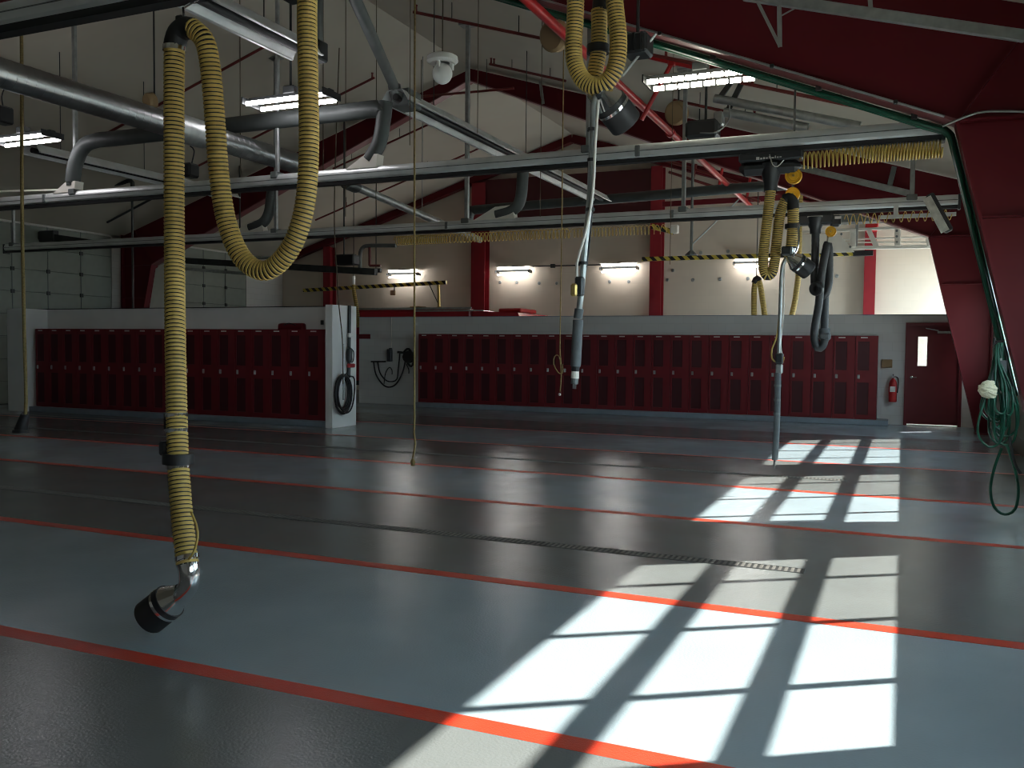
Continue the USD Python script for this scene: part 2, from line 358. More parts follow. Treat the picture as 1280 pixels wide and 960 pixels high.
bar('rafter_strut', 'grey angle bar lying across dark red rafter above the second rail', 'strut', PY(19.5, 985, 206), PY(19.5, 1142, 243), .03, .13, 'galvanised')
bar('rafter_bracket', 'short grey bracket on dark red rafter above the second rail', 'bracket', PY(19.5, 1118, 208), PY(19.5, 1112, 232), .03, .10, 'duct_grey')
bar('rafter_bracket', 'short pale bracket on dark red rafter right of the roof peak', 'bracket', PY(19.5, 675, 100), PY(19.5, 679, 130), .03, .07, 'galvanised')

# ------------------------------------------------------------------ partitions, lockers, door
bw = MB(); XL = -13.9
bw.box((XL, 21.2, 0), (.06, 21.4, 2.385)); bw.box((1.18, 21.2, 0), (XW1, 21.4, 2.385)); bw.box((.06, 21.2, 2.22), (1.18, 21.4, 2.385))
wb = struct('wall_back', bw, 'partition_block')
struct('wall_back_side', MB().box((XL, 21.4, 0), (XL+.2, YW1, 2.385)), 'wall_block_side')
obj('coping', MB().box((XL-.02, 21.18, 2.385), (XW1, 21.42, 2.40)), 'curb_blue', wb)
lw = MB()
lw.box((-10.30, 14.53, 0), (-10.14, 15.36, 2.405)); lw.box((-19.26, 15.16, 0), (-10.30, 15.36, 2.395)); lw.box((-19.26, 14.53, 0), (-18.70, 15.16, 2.395))
wp = struct('wall_middle', lw, 'wall_paint')
obj('coping', MB().box((-19.2, 15.14, 2.395), (-10.31, 15.38, 2.41)), 'rubber', wp)
struct('baseboard_back', MB().box((-11.8, 20.66, 0), (-.24, 21.2, .12), .01), 'curb_blue')
struct('baseboard_middle', MB().box((-18.69, 14.62, 0), (-10.31, 15.16, .12), .01), 'curb_blue')

LW, LH, LD_ = .4512, 1.81, .44
def make_locker(label, loc, group):
    t = thing('locker', label, 'locker', loc, 0, group)
    b = MB(); w = LW-.004
    b.box((0, .02, 0), (.012, LD_, LH)).box((w-.012, .02, 0), (w, LD_, LH)).box((0, .02, LH-.02), (w, LD_, LH)).box((0, .02, 0), (w, LD_, .02)).box((0, LD_-.01, 0), (w, LD_, LH))
    obj('body', b, 'locker_red', t)
    x0, x1 = .1*LW, .62*LW
    zs = [(1-f)*LH for f in (.07, .415, .56, .945)]
    d = MB(); y0, y1 = 0, .02
    d.box((.004, y0, .006), (x0, y1, LH-.006)).box((x1, y0, .006), (w-.004, y1, LH-.006))
    for za, zb_ in ((zs[0], LH-.006), (zs[2], zs[1]), (.006, zs[3])): d.box((x0, y0, za), (x1, y1, zb_))
    dr = obj('door', d, 'locker_red', t)
    for za, zb_ in ((zs[1], zs[0]), (zs[3], zs[2])): obj('mesh_panel', MB().box((x0, .013, za), (x1, .017, zb_)), 'locker_mesh_shaded', dr)
    zc = (1-.49)*LH
    obj('handle', MB().box((.10*LW, -.012, zc-.045), (.10*LW+.055, .001, zc+.045), .008).box((.10*LW+.012, -.022, zc-.03), (.10*LW+.03, -.01, zc+.02), .004), 'galvanised', dr)
    obj('name_plate', MB().box((.22*LW, -.004, LH-.055), (.22*LW+.14, .001, LH-.030)), 'beige_tag', dr)
    return t
ORD = ['first', 'second', 'third', 'fourth', 'fifth', 'sixth', 'seventh', 'eighth', 'ninth', 'tenth', 'eleventh', 'twelfth']
def lab(i, n, where):
    if i < 12: return f'red steel locker with mesh door, {ORD[i]} from left end of {where}'
    return f'red steel locker with mesh door, {ORD[n-1-i]} from right end of {where}'
lk = None
for i in range(24):
    l = lab(i, 24, 'back wall row'); loc = (-11.755+(i+1)*LW, 20.75, .12)
    if lk is None: lk = make_locker(lab(0, 25, 'back wall row'), (-11.755, 20.75, .12), 'lockers along the back wall')
    l2 = f'red steel locker with mesh door, {ORD[i+1]} from left end of back wall row' if i+1 < 12 else (f'red steel locker with mesh door, {ORD[24-(i+1)]} from right end of back wall row' if 24-(i+1) < 12 else 'red steel locker with mesh door, at the exact middle of back wall row')
    dup(lk, loc, l2)
for i in range(18):
    l = f'red steel locker with mesh door, {ORD[i]} from left end of left partition row' if i < 9 else f'red steel locker with mesh door, {ORD[17-i]} from right end of left partition row'
    dup(lk, (-18.555+i*LW, 14.71, .12), l, 'lockers along the left partition')

d5 = new_door()
fr = MB().box((.06, 21.17, 0), (.125, 21.42, 2.22)).box((1.115, 21.17, 0), (1.18, 21.42, 2.22)).box((.125, 21.17, 2.155), (1.115, 21.42, 2.22))
obj('door_frame', fr, 'door_red', d5)
lf = MB(); x0, x1, z0, z1 = .122, 1.118, .03, 2.16
lf.box((x0, 21.22, z0), (.31, 21.265, z1)).box((.49, 21.22, z0), (x1, 21.265, z1)).box((.31, 21.22, z0), (.49, 21.265, 1.29)).box((.31, 21.22, 1.92), (.49, 21.265, z1))
leaf = obj('door_leaf', lf, 'door_red', d5)
obj('pane', MB().box((.31, 21.24, 1.29), (.49, 21.246, 1.92)), 'glass', leaf)
obj('lever_handle', MB().lathe((.20, 21.22, 1.04), (0, -1, 0), [(0, .03), (.012, .03), (.016, .012), (.05, .012), (.05, 0)], 12).tube([(.20, 21.175, 1.04), (.30, 21.175, 1.04)], .011, 8), 'chrome', leaf)
obj('door_closer', MB().box((.68, 21.16, 1.985), (.98, 21.22, 2.04), .008).beam((.7, 21.15, 2.05), (.45, 21.18, 2.10), .02, .02), 'galvanised', leaf)
obj('threshold', MB().box((.125, 21.19, 0), (1.115, 21.4, .012)), 'galvanised', d5)

t = thing('fire_extinguisher', 'red fire extinguisher hung on wall between lockers and door', 'fire extinguisher', (-.165, 21.09, .50))
obj('cylinder', MB().lathe((0, 0, 0), (0, 0, 1), [(0, 0), (0, .075), (.02, .085), (.40, .085), (.46, .065), (.50, .03), (.52, .03), (.52, 0)], 20), 'pipe_red', t, 40)
obj('valve', MB().lathe((0, 0, .52), (0, 0, 1), [(0, .022), (.05, .022), (.05, 0)], 10).box((-.02, -.09, .555), (.02, .04, .575), .005).beam((0, -.09, .60), (0, .03, .58), .025, .015), 'chrome', t)
obj('label_sheet', MB().box((-.06, -.089, .22), (.05, -.085, .34)), 'beige_tag', t)
obj('discharge_hose', MB().tube(spline([(.03, -.02, .55), (.09, -.05, .53), (.105, -.04, .4), (.09, -.03, .2)], .03), .012, 6), 'rubber', t, True)
obj('bracket', MB().box((-.03, .07, .1), (.03, .11, .5)), 'dark_steel', t)
tag(obj('wall_box', MB().box((-.41, 21.13, 1.24), (-.19, 21.2, 1.42), .006), 'tan'), 'small tan box on wall above the fire extinguisher', 'box')
tag(obj('red_sign', MB().box((-14.0, 21.18, 1.79), (-13.53, 21.2, 1.92)), 'locker_red'), 'narrow dark red sign strip on wall beside the white partition end', 'sign')
t = thing('pipe_reel', 'cluster of black cables and hoses hooked beside left end of back lockers', 'cables')
def curve(pts, r, m, t, name='cable', n=6, st=.05, smooth=True): return obj(name, MB().tube(spline(pts, st), r, n), m, t, smooth)
for pts, r in (([(467, 452), (470, 468), (478, 480), (486, 484), (495, 480), (503, 466), (508, 445)], .02), ([(472, 452), (475, 466), (482, 475), (489, 477), (496, 474), (498, 460), (500, 441)], .018),
               ([(480, 480), (482, 466), (487, 459), (490, 463), (490, 468)], .012), ([(505, 440), (509, 436), (513, 438), (517, 450), (514, 458), (508, 450), (512, 443)], .03), ([(508, 455), (511, 462), (511, 467)], .015)):
    curve([PY(21.14, *q) for q in pts], r, 'rubber', t)
obj('bracket', MB().beam(PY(21.17, 464, 452), PY(21.17, 482, 452), .04, .04), 'dark_steel', t)
obj('reel', MB().lathe(PY(21.19, 512, 446), (0, -1, 0), [(0, .17), (.03, .17), (.03, .08), (.10, .08), (.10, .15), (.13, .15), (.13, 0)], 20), 'rubber', t, 30)
obj('bracket', MB().beam(PY(21.17, 497, 440), PY(21.17, 506, 441), .05, .06), 'dark_steel', t)
p = PY(21.15, 487, 444)
t = thing('wall_phone', 'black handset box on back wall with thin conduit rising above', 'phone')
obj('case', MB().box((p[0]-.07, 21.1, p[2]-.17), (p[0]+.07, 21.2, p[2]+.17), .015), 'plastic_black', t)
obj('handset', MB().box((p[0]+.03, 21.05, p[2]+.1), (p[0]+.11, 21.12, p[2]+.2), .012), 'plastic_black', t)
obj('conduit', MB().tube([(p[0]+.04, 21.18, p[2]+.17), (p[0]+.04, 21.18, 2.38)], .012, 6), 'white_metal', t)

# things on the end face of the left partition
XE = -10.14
t = thing('hose_coil', 'thick coil of black hose hung on the white partition end', 'hose')
cp_ = PX(XE+.09, 429, 491)
for k in range(5):
    g = np.linspace(0, 2*math.pi, 40); ry, rz = .20+.018*k, .30+.022*k
    pts = np.stack([np.full(40, cp_[0]-.02+.03*(k % 3)), cp_[1]+ry*np.cos(g), cp_[2]-.02*k*.3+rz*np.sin(g)], 1)
    obj('loop', MB().tube(pts, .020, 6, False), 'rubber', t, True)
obj('hook', MB().tube([(XE, cp_[1], cp_[2]+.33), (XE+.16, cp_[1], cp_[2]+.33), (XE+.16, cp_[1], cp_[2]+.40)], .012, 6), 'dark_steel', t)
curve([PX(XE+.12, *q) for q in ((437, 470), (443, 474), (442, 500), (437, 514), (428, 516), (420, 508))], .016, 'rubber', t, 'loose_end')
t = thing('air_drop', 'dark vertical air pipe with black regulator on white partition end', 'pipe')
a = PX(XE+.04, 437, 382); b_ = PX(XE+.04, 436, 472)
obj('pipe', MB().tube([a, b_], .035, 10), 'dark_steel', t, 30)
r_ = PX(XE+.06, 436.5, 443); obj('regulator', MB().lathe(r_-np.array([0, 0, .14]), (0, 0, 1), [(0, 0), (0, .05), (.05, .06), (.2, .06), (.26, .045), (.28, 0)], 14), 'plastic_black', t, 30)
v_ = PX(XE+.05, 436, 419); obj('elbow', MB().box(v_-[0, .07, .04], v_+[.06, .07, .04], .015), 'white_plastic', t)
obj('hose_tail', MB().tube(spline([PX(XE+.1, *q) for q in ((437, 434), (442, 440), (441, 452), (436, 452))], .03), .012, 6), 'rubber', t, True)
v_ = PX(XE+.05, 437.5, 457); tag(obj('valve_wheel', MB().box(v_-[.0, .12, .04], v_+[.05, .12, .04], .015), 'pipe_red'), 'small red valve handle on air pipe at white partition end', 'valve')
t = thing('pull_cord', 'thin dark cord hanging down in front of the white partition end', 'cord')
curve([PY(14.9, 424, 60), PX(XE+.3, 418, 255), PX(XE+.25, 421, 340), PX(XE+.2, 424, 385), PX(XE+.15, 428, 425), PX(XE+.12, 429, 480)], .011, 'rope_dark', t, st=.2)
p = PX(XE+.10, 428.5, 448); obj('chain_grip', MB().tube([PX(XE+.1, 429, 430), PX(XE+.1, 429.5, 500)], .02, 8), 'galvanised', t)
p = PY(14.9, 365, 408.5)
t = thing('duffel_bag', 'small dark red bag lying on top of the left lockers', 'bag')
obj('bag', MB().tube(spline([p+[-.28, 0, -.01], p+[-.24, 0, 0], p+[.24, 0, 0], p+[.28, 0, -.01]], .05), .075, 12), 'steel_red', t, 40)
obj('strap', MB().tube(spline([p+[-.15, -.07, .03], p+[0, -.1, .07], p+[.15, -.07, .03]], .04), .01, 6), 'rubber', t)
p = PY(15.15, 403, 404); tag(obj('wall_plug', MB().box(p-[.03, .03, .03], p+[.03, .01, .06], .006), 'plastic_black'), 'small black hook on white partition above the lockers', 'hook')

# ------------------------------------------------------------------ trench drains
def drain(y, xe, label, slats):
    t = thing('trench_drain', label, 'drain')
    obj('frame', MB().box((XW0, y-.075, .0), (xe, y-.06, .004)).box((XW0, y+.06, .0), (xe, y+.075, .004)).box((xe-.015, y-.075, 0), (xe, y+.075, .004)), 'dark_steel', t)
    obj('channel', MB().box((XW0, y-.06, .0), (xe-.015, y+.06, .0016)), 'rubber', t)
    x = xe-.03; i = 0; rest = MB(); sl = 0
    while x > XW0+.1:
        mb = MB().box((x-.022, y-.06, .0016), (x, y+.06, .0042))
        if i < 120: obj('bar', mb, 'grate', t)
        else: rest.box((x-.022, y-.06, .0016), (x, y+.06, .0042))
        x -= .045 if x > -12 else .08; i += 1
    obj('far_bars', rest, 'grate', t, kind='stuff')
drain(6.873, -.62, 'long steel grated trench drain in the nearer dark floor lane', 0)
drain(11.85, -.60, 'long steel grated trench drain in the middle dark floor lane', 0)
t = thing('trench_drain', 'faint narrow trench drain in the farthest dark lane before the partition', 'drain')
obj('cover', MB().box((XW0, 13.86, 0), (-10.2, 13.95, .004)), 'grate', t)

# ------------------------------------------------------------------ exhaust rails with hangers
def rail(y, x0, x1, zb, label, posts, joints=()):
    t = thing('exhaust_rail', label, 'rail')
    prof = [(-.055, .05), (-.075, .07), (-.085, .12), (-.075, .17), (-.05, .205), (.05, .205), (.075, .17), (.085, .12), (.075, .07), (.055, .05)]
    mb = MB().prism([(y+a, zb+b) for a, b in prof], x0, x1, 0)
    obj('profile', mb, 'aluminium', t, 25)
    obj('rubber_lip', MB().prism([(y-.05, zb), (y-.055, zb+.052), (y+.055, zb+.052), (y+.05, zb)], x0+.01, x1-.01, 0), 'rubber', t)
    obj('groove', MB().box((x0, y-.0865, zb+.118), (x1, y-.083, zb+.128)), 'duct_grey', t)
    for x in (x0, x1): obj('end_cap', MB().box((x-.02, y-.09, zb-.02), (x+.02, y+.09, zb+.21), .01), 'plastic_black', t)
    for x in joints: obj('joint_clamp', MB().box((x-.03, y-.092, zb+.06), (x+.03, y+.092, zb+.19), .008), 'duct_grey', t)
    for x, w, zt in posts:
        zt = zt or ceil_z(x)-.02
        obj('hanger_post', MB().box((x-w/2, y-w/2, zb+.20), (x+w/2, y+w/2, zt), .006), 'galvanised', t)
        obj('hanger_foot', MB().box((x-w*1.1, y-.10, zb+.15), (x+w*1.1, y+.10, zb+.24), .01), 'duct_grey', t)
        obj('hanger_plate', MB().box((x-w*2, y-w*1.5, zt-.02), (x+w*2, y+w*1.5, zt+.015)), 'galvanised', t)
    return t
YA, YB, YC = 4.43, 10.3, 15.35
ZA, ZB_, ZC = EYE+.4845*YA, EYE+.209*YB, EYE+.1405*YC
xb = lambda u, v: PY(YB, u, v)[0]
xc = lambda u, v: PY(YC, u, v)[0]
rail(YA, -12.5, -1.0, ZA, 'silver exhaust rail nearest the camera at top left corner', [(-9.0, .06, None), (-5.0, .06, None)])
rail(YB, -19.5, .33, ZB_, 'long silver exhaust rail, upper of the two crossing the hall', [(xb(94, 150), .06, None), (xb(737, 120), .065, None), (xb(347, 190), .05, None)], [xb(799, 190), xb(60, 240)])
rail(YC, xc(8, 305), .74, ZC, 'long silver exhaust rail, lower and farther of the two crossing the hall', [(xc(345, 270), .065, None), (xc(584, 200), .075, None), (xc(855, 220), .065, None), (xc(1141, 210), .07, None), (xc(17, 285), .06, None)], [xc(841, 268), xc(560, 280)])
p = PY(YB, 0, 234.5); q = PY(YB, 90, 237)
tag(obj('tie_rod', MB().tube([p-[2, 0, -.02], q], .016, 8), 'white_metal'), 'thin white rod running left from hanger post above the upper rail', 'rod')

# ------------------------------------------------------------------ ducts
def duct(name, label, paths, r, m='galvanised', n=16, bands=True):
    t = thing(name, label, 'duct')
    for pts in paths:
        obj('pipe', MB().tube(np.array(pts), r, n), m, t, 40)
    return t
hs = 2.7; xs = -3.12*hs
t = thing('spiral_duct', 'large silver spiral duct slanting across upper left behind the yellow hoses', 'duct')
y0, y1 = 2.0, 11.35; zs_ = EYE+hs
obj('spiral_pipe', MB().tube([(xs, y0, zs_), (xs, y1, zs_)], .150, 40), 'spiral_metal', t, 40)
seam = MB()
for y in np.arange(y0, y1, .11): seam.lathe((xs, y, zs_), (0, 1, 0), [(0, .150), (.003, .1525), (.009, .1525), (.012, .150)], 32)
obj('seams', seam, 'spiral_metal', t, 40, kind='stuff')
yj = PX(xs, 236, 165)[1]
obj('coupling', MB().lathe((xs, yj-.25, zs_), (0, 1, 0), [(0, .15), (0, .175), (.1, .178), (.4, .178), (.5, .175), (.5, .15)], 20), 'galvanised', t, 30)
obj('hanger_strap', MB().tube([(xs, 6.2, zs_+.15), (xs, 6.2, ceil_z(xs))], .02, 6), 'galvanised', t)
t = thing('rail_duct', 'dark grey branch duct with two drop legs feeding the upper rail', 'duct')
zm = 4.77
L = PY(YB, 108, 178); R = PY(YB, 480, 137)
Lx, Rx = L[0], R[0]
def bend(pts): return spline(pts, .06)
obj('main_run', MB().tube(bend([(Lx-.30, YB, ZB_+.35), (Lx-.26, YB, ZB_+.6), (Lx-.1, YB, zm-.10), (Lx+.18, YB, zm), (Lx+.9, YB, zm), (Rx-1.0, YB, zm), (Rx-.12, YB, zm), (Rx-.02, YB, zm-.05)]), .115, 14), 'duct_dark', t, 40)
obj('drop_leg', MB().tube(bend([(Rx+.02, YB, zm+.08), (Rx-.0, YB, zm-.1), (Rx-.06, YB, ZB_+.55), (Rx-.16, YB, ZB_+.38), (Rx-.22, YB, ZB_+.30)]), .10, 14), 'duct_dark', t, 40)
obj('drop_leg', MB().tube([(Lx-.30, YB, ZB_+.5), (Lx-.30, YB, ZB_+.30)], .10, 12), 'duct_dark', t, 40)
for x in (Rx-.25, Lx-.36): obj('rail_boot', MB().prism([(x-.3, ZB_+.19), (x+.18, ZB_+.19), (x+.2, ZB_+.36), (x, ZB_+.36)], YB-.08, YB+.08), 'white_metal', t)
t = thing('rail_duct', 'grey drop duct with boot feeding the lower rail at centre', 'duct')
x = xc(652, 230); zt = PY(YC, 656, 203)[2]
x337 = xc(337, 260)+.06
obj('manifold', MB().tube(bend([(x337, YC, zt-.3), (x337, YC, zt-.08), (x337+.15, YC, zt), (x337+1, YC, zt), (x-1, YC, zt), (x-.1, YC, zt), (x+.05, YC, zt-.06)]), .105, 14), 'duct_dark', t, 40)
obj('drop_leg', MB().tube(bend([(x+.05, YC, zt), (x+.03, YC, zt-.1), (x-.02, YC, ZC+.55), (x-.18, YC, ZC+.36), (x-.50, YC, ZC+.28)]), .11, 14), 'duct_dark', t, 40)
obj('rail_boot', MB().prism([(x-.95, ZC+.19), (x-.1, ZC+.19), (x-.15, ZC+.44), (x-.5, ZC+.42)], YC-.08, YC+.08), 'white_metal', t)
t = thing('rail_duct', 'pale drop duct with white boot feeding the lower rail behind yellow hose loop', 'duct')
x = xc(337, 260)
obj('drop_leg', MB().tube(bend([(x+.06, YC, zt-.2), (x+.04, YC, ZC+.9), (x-.02, YC, ZC+.58), (x-.18, YC, ZC+.38), (x-.50, YC, ZC+.29)]), .11, 14), 'duct_dark', t, 40)
obj('rail_boot', MB().prism([(x-.95, ZC+.19), (x-.1, ZC+.19), (x-.15, ZC+.40), (x-.45, ZC+.40)], YC-.08, YC+.08), 'white_metal', t)
a, b = PY(21.6, 596, 262), PY(21.6, 985, 231)
t = thing('far_duct', 'grey duct running across in front of the dark red header panel', 'duct')
obj('main_run', MB().tube(bend([a+[-.25, 0, -.3], a+[-.15, 0, -.05], a+[.2, 0, 0], (a+b)/2, b+[-.3, 0, 0], b+[.05, 0, -.1], b+[.15, 0, -.5], b+[.15, 0, -.9]]), .12, 14), 'duct_dark', t, 40)
a, b = PY(21.0, 455, 236), PY(21.0, 620, 289)
a, b = PX(-10.2, 432, 228), PX(-10.2, 600, 300)
t = thing('round_duct', 'slim shiny round duct slanting down below the upper rail at centre', 'duct')
obj('pipe', MB().tube([a, b], .085, 14), 'galvanised', t, 40)
obj('flange', MB().lathe(a+(b-a)*.0, b-a, [(0, 0), (0, .13), (.35, .13), (.45, .085)], 14), 'duct_dark', t, 30)
obj('hanger_strap', MB().tube([(a+b)/2, [(a+b)[0]/2, (a+b)[1]/2, ceil_z(-10.2)]], .01, 6), 'galvanised', t)

def heater(x, z, y0, y1, label, ends=True):
    t = thing('tube_heater', label, 'heater')
    w = .225
    sh = MB()
    prof = [(-w, -.02), (-w*.55, .13), (w*.55, .13), (w, -.02)]
    for (a0, b0), (a1, b1) in zip(prof, prof[1:]): sh.beam((x+(a0+a1)/2, y0, z+(b0+b1)/2), (x+(a0+a1)/2, y1, z+(b0+b1)/2), math.hypot(a1-a0, b1-b0)+.006, .006, up=((b0-b1), 0, (a1-a0)))
    obj('reflector', sh, 'aluminium', t)
    obj('heating_tube', MB().tube([(x, y0+.03, z+.035), (x, y1-.03, z+.035)], .05, 12), 'rubber', t, 40)
    obj('lip', MB().box((x-w-.03, y0, z-.03), (x-w+.008, y1, z-.015)).box((x+w-.008, y0, z-.03), (x+w+.03, y1, z-.015)), 'aluminium', t)
    for k in range(3):
        y = y0+(y1-y0)*(.12+.38*k); obj('hanger_wire', MB().tube([(x, y, z+.13), (x, y, ceil_z(x))], .008, 5), 'dark_steel', t)
    return t
hh = 3.62; xh = -1.925*hh
y_e = PX(xh, 493, 122)[1]
h1 = heater(xh, EYE+hh, y_e, 21.6, 'long silver tube heater slanting across the middle under the roof peak')
n_e = PX(xh, 384, 78)[1]
h2 = heater(xh, EYE+hh, 2.5, n_e, 'silver tube heater at upper left behind the yellow hose loop')
p = PX(xh, 497, 126)
q = PD(10.5, 443, -3); q2 = PD(10.3, 440, -30)
t = thing('heater_flue', 'dark upright flue beside the right limb of the big yellow hose', 'flue pipe')
pf = np.array([xh+.05, n_e+.12, EYE+hh]); obj('pipe', MB().tube([pf+[0, 0, .02], [pf[0], pf[1], ceil_z(pf[0])-.02]], .085, 12), 'duct_grey', t, 40)
obj('end_box', MB().box(pf-[.12, .12, .05], pf+[.12, .10, .2], .02), 'dark_steel', t)
t = thing('heater_flue', 'dark grey flue pipe slanting down from above to the heater end', 'flue pipe')
obj('pipe', MB().tube([q2, q, p+[-.05, .0, .2]], .075, 12), 'duct_grey', t, 40)
obj('elbow', MB().tube(bend([p+[-.06, 0, .24], p+[-.04, .05, .08], p+[0, .3, .04]]), .095, 12), 'duct_grey', t, 40)
obj('burner_box', MB().box(p+[-.16, .06, -.06], p+[.16, .45, .2], .02), 'duct_grey', t)
hx = 3.35; x2 = -4.26*hx
heater(x2, EYE+hx, PX(x2, 38, 182)[1], PX(x2, 290, 245)[1], 'dark tube heater at far left above the upper rail')
a, b = PX(x2-1.2, 88, 228), PX(x2-1.2, 16, 246)
t = thing('heater_flue', 'black flue pipe with bend at far left above the lower rail', 'flue pipe')
obj('pipe', MB().tube(bend([PY(17, 0, 203), PY(17, 90, 222), PY(17, 140, 230), PY(17, 163, 226), PY(17, 166, 236)]), .055, 8), 'dark_steel', t, 40)
obj('stem', MB().tube([PY(17, 139, 228), PY(17, 139, 205)], .04, 8), 'dark_steel', t)
t = thing('roof_brace', 'dark steel brace rising to the right at far left under the roof', 'brace')
obj('angle', MB().beam(PY(18.5, 8, 250), PY(18.5, 92, 202), .06, .12), 'dark_steel', t)
t = thing('roof_brace', 'dark steel brace rising to the right below the upper rail at left', 'brace')
obj('angle', MB().beam(PY(18.5, 60, 297), PY(18.5, 148, 251), .06, .16), 'dark_steel', t)
t = thing('roof_brace', 'thin dark rod brace below the upper rail left of the yellow hose', 'brace')
obj('rod', MB().tube([PY(17.5, 134, 278), PY(17.5, 198, 244)], .03, 6), 'dark_steel', t)
t = thing('door_track', 'black overhead door track running behind left end of the lower rail', 'track')
obj('track', MB().beam(PY(17.0, -10, 286), PY(17.0, 112, 304), .12, .20), 'dark_steel', t)
obj('operator_box', MB().box(PY(17, 52, 303)-[.0, .1, .0], PY(17, 70, 288)+[.0, .1, 0], .02), 'plastic_black', t)
t = thing('door_track', 'dark overhead door track crossing behind the yellow hose loop', 'track')
obj('track', MB().beam(PY(19.0, 232, 326), PY(19.0, 470, 340), .14, .16), 'dark_steel', t)
obj('track', MB().beam(PY(19.0, 232, 336), PY(19.0, 340, 345), .05, .08), 'galvanised', t)
obj('operator_box', MB().box(PY(19, 422, 332)-[0, .15, 0], PY(19, 446, 318)+[0, .15, 0], .03), 'plastic_black', t)
obj('shaft', MB().tube([PY(19, 318, 322), PY(19, 352, 322)], .04, 8), 'galvanised', t)
for u in (300, 430): q = PY(19, u, 331); obj('hanger', MB().tube([q, [q[0], q[1], ceil_z(q[0])]], .02, 6), 'dark_steel', t)
t = thing('door_track', 'grey pipe support with bent end beside the far left wall light', 'track')
obj('pipe', MB().tube(bend([PY(23, 450, 337), PY(23, 450, 318), PY(23, 454, 309), PY(23, 464, 307), PY(23, 495, 307)]), .06, 8), 'duct_grey', t, 40)
obj('beam', MB().beam(PY(23, 425, 339), PY(23, 476, 338), .1, .12), 'dark_steel', t)
q = PY(23, 470, 338); obj('hanger', MB().tube([q, [q[0], q[1], ceil_z(q[0])]], .015, 6), 'dark_steel', t)
obj('stand', MB().tube([PY(23, 462, 308), PY(23, 462, 332)], .04, 6).tube([PY(23, 462, 332), PY(23, 476, 332)], .04, 6), 'sprinkler_red', t)

# ------------------------------------------------------------------ fire main and sprinkler pipes
hm = 3.85; xm = -1.02*hm
t = thing('fire_main', 'bright red round pipe slanting down across upper right behind the yellow hose', 'pipe')
obj('pipe', MB().tube([(xm-.03, 3.0, EYE+hm), (xm+.05, 27.0, EYE+hm)], .062, 14), 'pipe_red', t, 40)
for y in (6.5, 12.5, 18.5): obj('hanger', MB().tube([(xm, y, EYE+hm+.06), (xm, y, ceil_z(xm))], .012, 6), 'dark_steel', t)
for y in (8.0, 16.0): obj('coupling', MB().lathe((xm, y, EYE+hm), (0, 1, 0), [(0, .06), (0, .085), (.12, .085), (.12, .06)], 14), 'pipe_red', t, 30)
def sprinkler(label, p, q, off=.3, r=.028, heads=(), m='sprinkler_red'):
    a, b = PC(*p, off), PC(*q, off); b[1] = a[1]
    for w in (a, b): w[2] = ceil_z(w[0])-off
    t = thing('sprinkler_pipe', label, 'pipe'); obj('pipe', MB().tube([a, b], r, 8), m, t, 40)
    for f in heads:
        c = a+(b-a)*f; obj('sprinkler_head', MB().lathe(c+[0, 0, .0], (0, 0, 1), [(0, 0), (0, .025), (.10, .02), (.13, .03), (.14, 0)], 8), m, t)
    for f in (.3, .8):
        c = a+(b-a)*f; obj('hanger', MB().tube([c, [c[0], c[1], ceil_z(c[0])]], .008, 5), 'dark_steel', t)
    return t
sprinkler('thin brown sprinkler pipe at top centre left of the red main', (517, 15), (690, 55), heads=(.02,))
sprinkler('thin brown sprinkler pipe along the top of the right rafter near the peak', (612, 80), (712, 105), off=.2, heads=(.02, .06))
sprinkler('dark sprinkler pipe rising behind the left yellow hose', (333, 57), (144, 168), heads=(.3,))
sprinkler('dark sprinkler pipe rising behind the yellow hose loop to the flue', (468, 97), (247, 220), heads=(.01,))
sprinkler('dark sprinkler pipe below left rafter near the heater', (537, 155), (420, 212), off=.25, heads=(.5,))
sprinkler('brown sprinkler pipe above the right hanging light', (782, 62), (960, 103), heads=(.3, .8))
sprinkler('brown sprinkler pipe sloping right of the hanging light behind green hose', (925, 103), (1085, 142), off=.35, heads=(.1,))
sprinkler('brown sprinkler pipe left of the grey tube pair, above the upper rail', (842, 125), (962, 162), off=.25, heads=(.9,))
sprinkler('brown sprinkler pipe crossing just under the roof peak', (480, 125), (600, 82), off=.5)
sprinkler('dark sprinkler pipe between the two rails left of centre', (600, 185), (430, 283), off=.3, heads=(.8,))
a, b = PY(14, 840, 78), PY(14, 802, 150)
t = thing('sprinkler_riser', 'bright red riser pipe with tee behind left end of hanging light', 'pipe')
obj('pipe', MB().tube([a, b], .035, 10), 'pipe_red', t, 40)
obj('pipe', MB().tube([PY(14, 806, 70), a, PY(14, 905, 92)], .035, 10), 'pipe_red', t, 40)
obj('tee', MB().box(a-.06, a+.06, .02), 'pipe_red', t)
t = thing('sprinkler_riser', 'red pipe ladder of two bars under the second roof peak right of red main', 'pipe')
for p, q in (((830, 200), (960, 240)), ((836, 215), (950, 252)), ((905, 200), (898, 236)), ((938, 222), (933, 250)), ((870, 205), (866, 225))):
    obj('pipe', MB().tube([PY(25.5, *p), PY(25.5, *q)], .04, 8), 'pipe_red' if p[0] > 900 else 'sprinkler_red', t, 40)
t = thing('grey_tube_pair', 'pair of grey tubes with box end above right part of upper rail', 'tubes')
for p, q in (((893, 123), (1075, 158)), ((905, 140), (1010, 160))):
    obj('tube', MB().tube([PY(14.5, *p), PY(14.5, *q)], .07, 10), 'galvanised', t, 40)
for p, q in (((916, 100), (900, 122)), ((928, 102), (908, 142))): obj('hanger', MB().beam(PY(14.5, *p), PY(14.5, *q), .05, .08), 'dark_steel', t)
obj('box', MB().box(PY(14.5, 893, 158)-[0, .1, 0], PY(14.5, 905, 140)+[0, .1, 0], .02), 'galvanised', t)
t = thing('black_motor', 'black motor box hung behind the small yellow hose loop', 'motor')
c = PY(7.5, 797, 57)
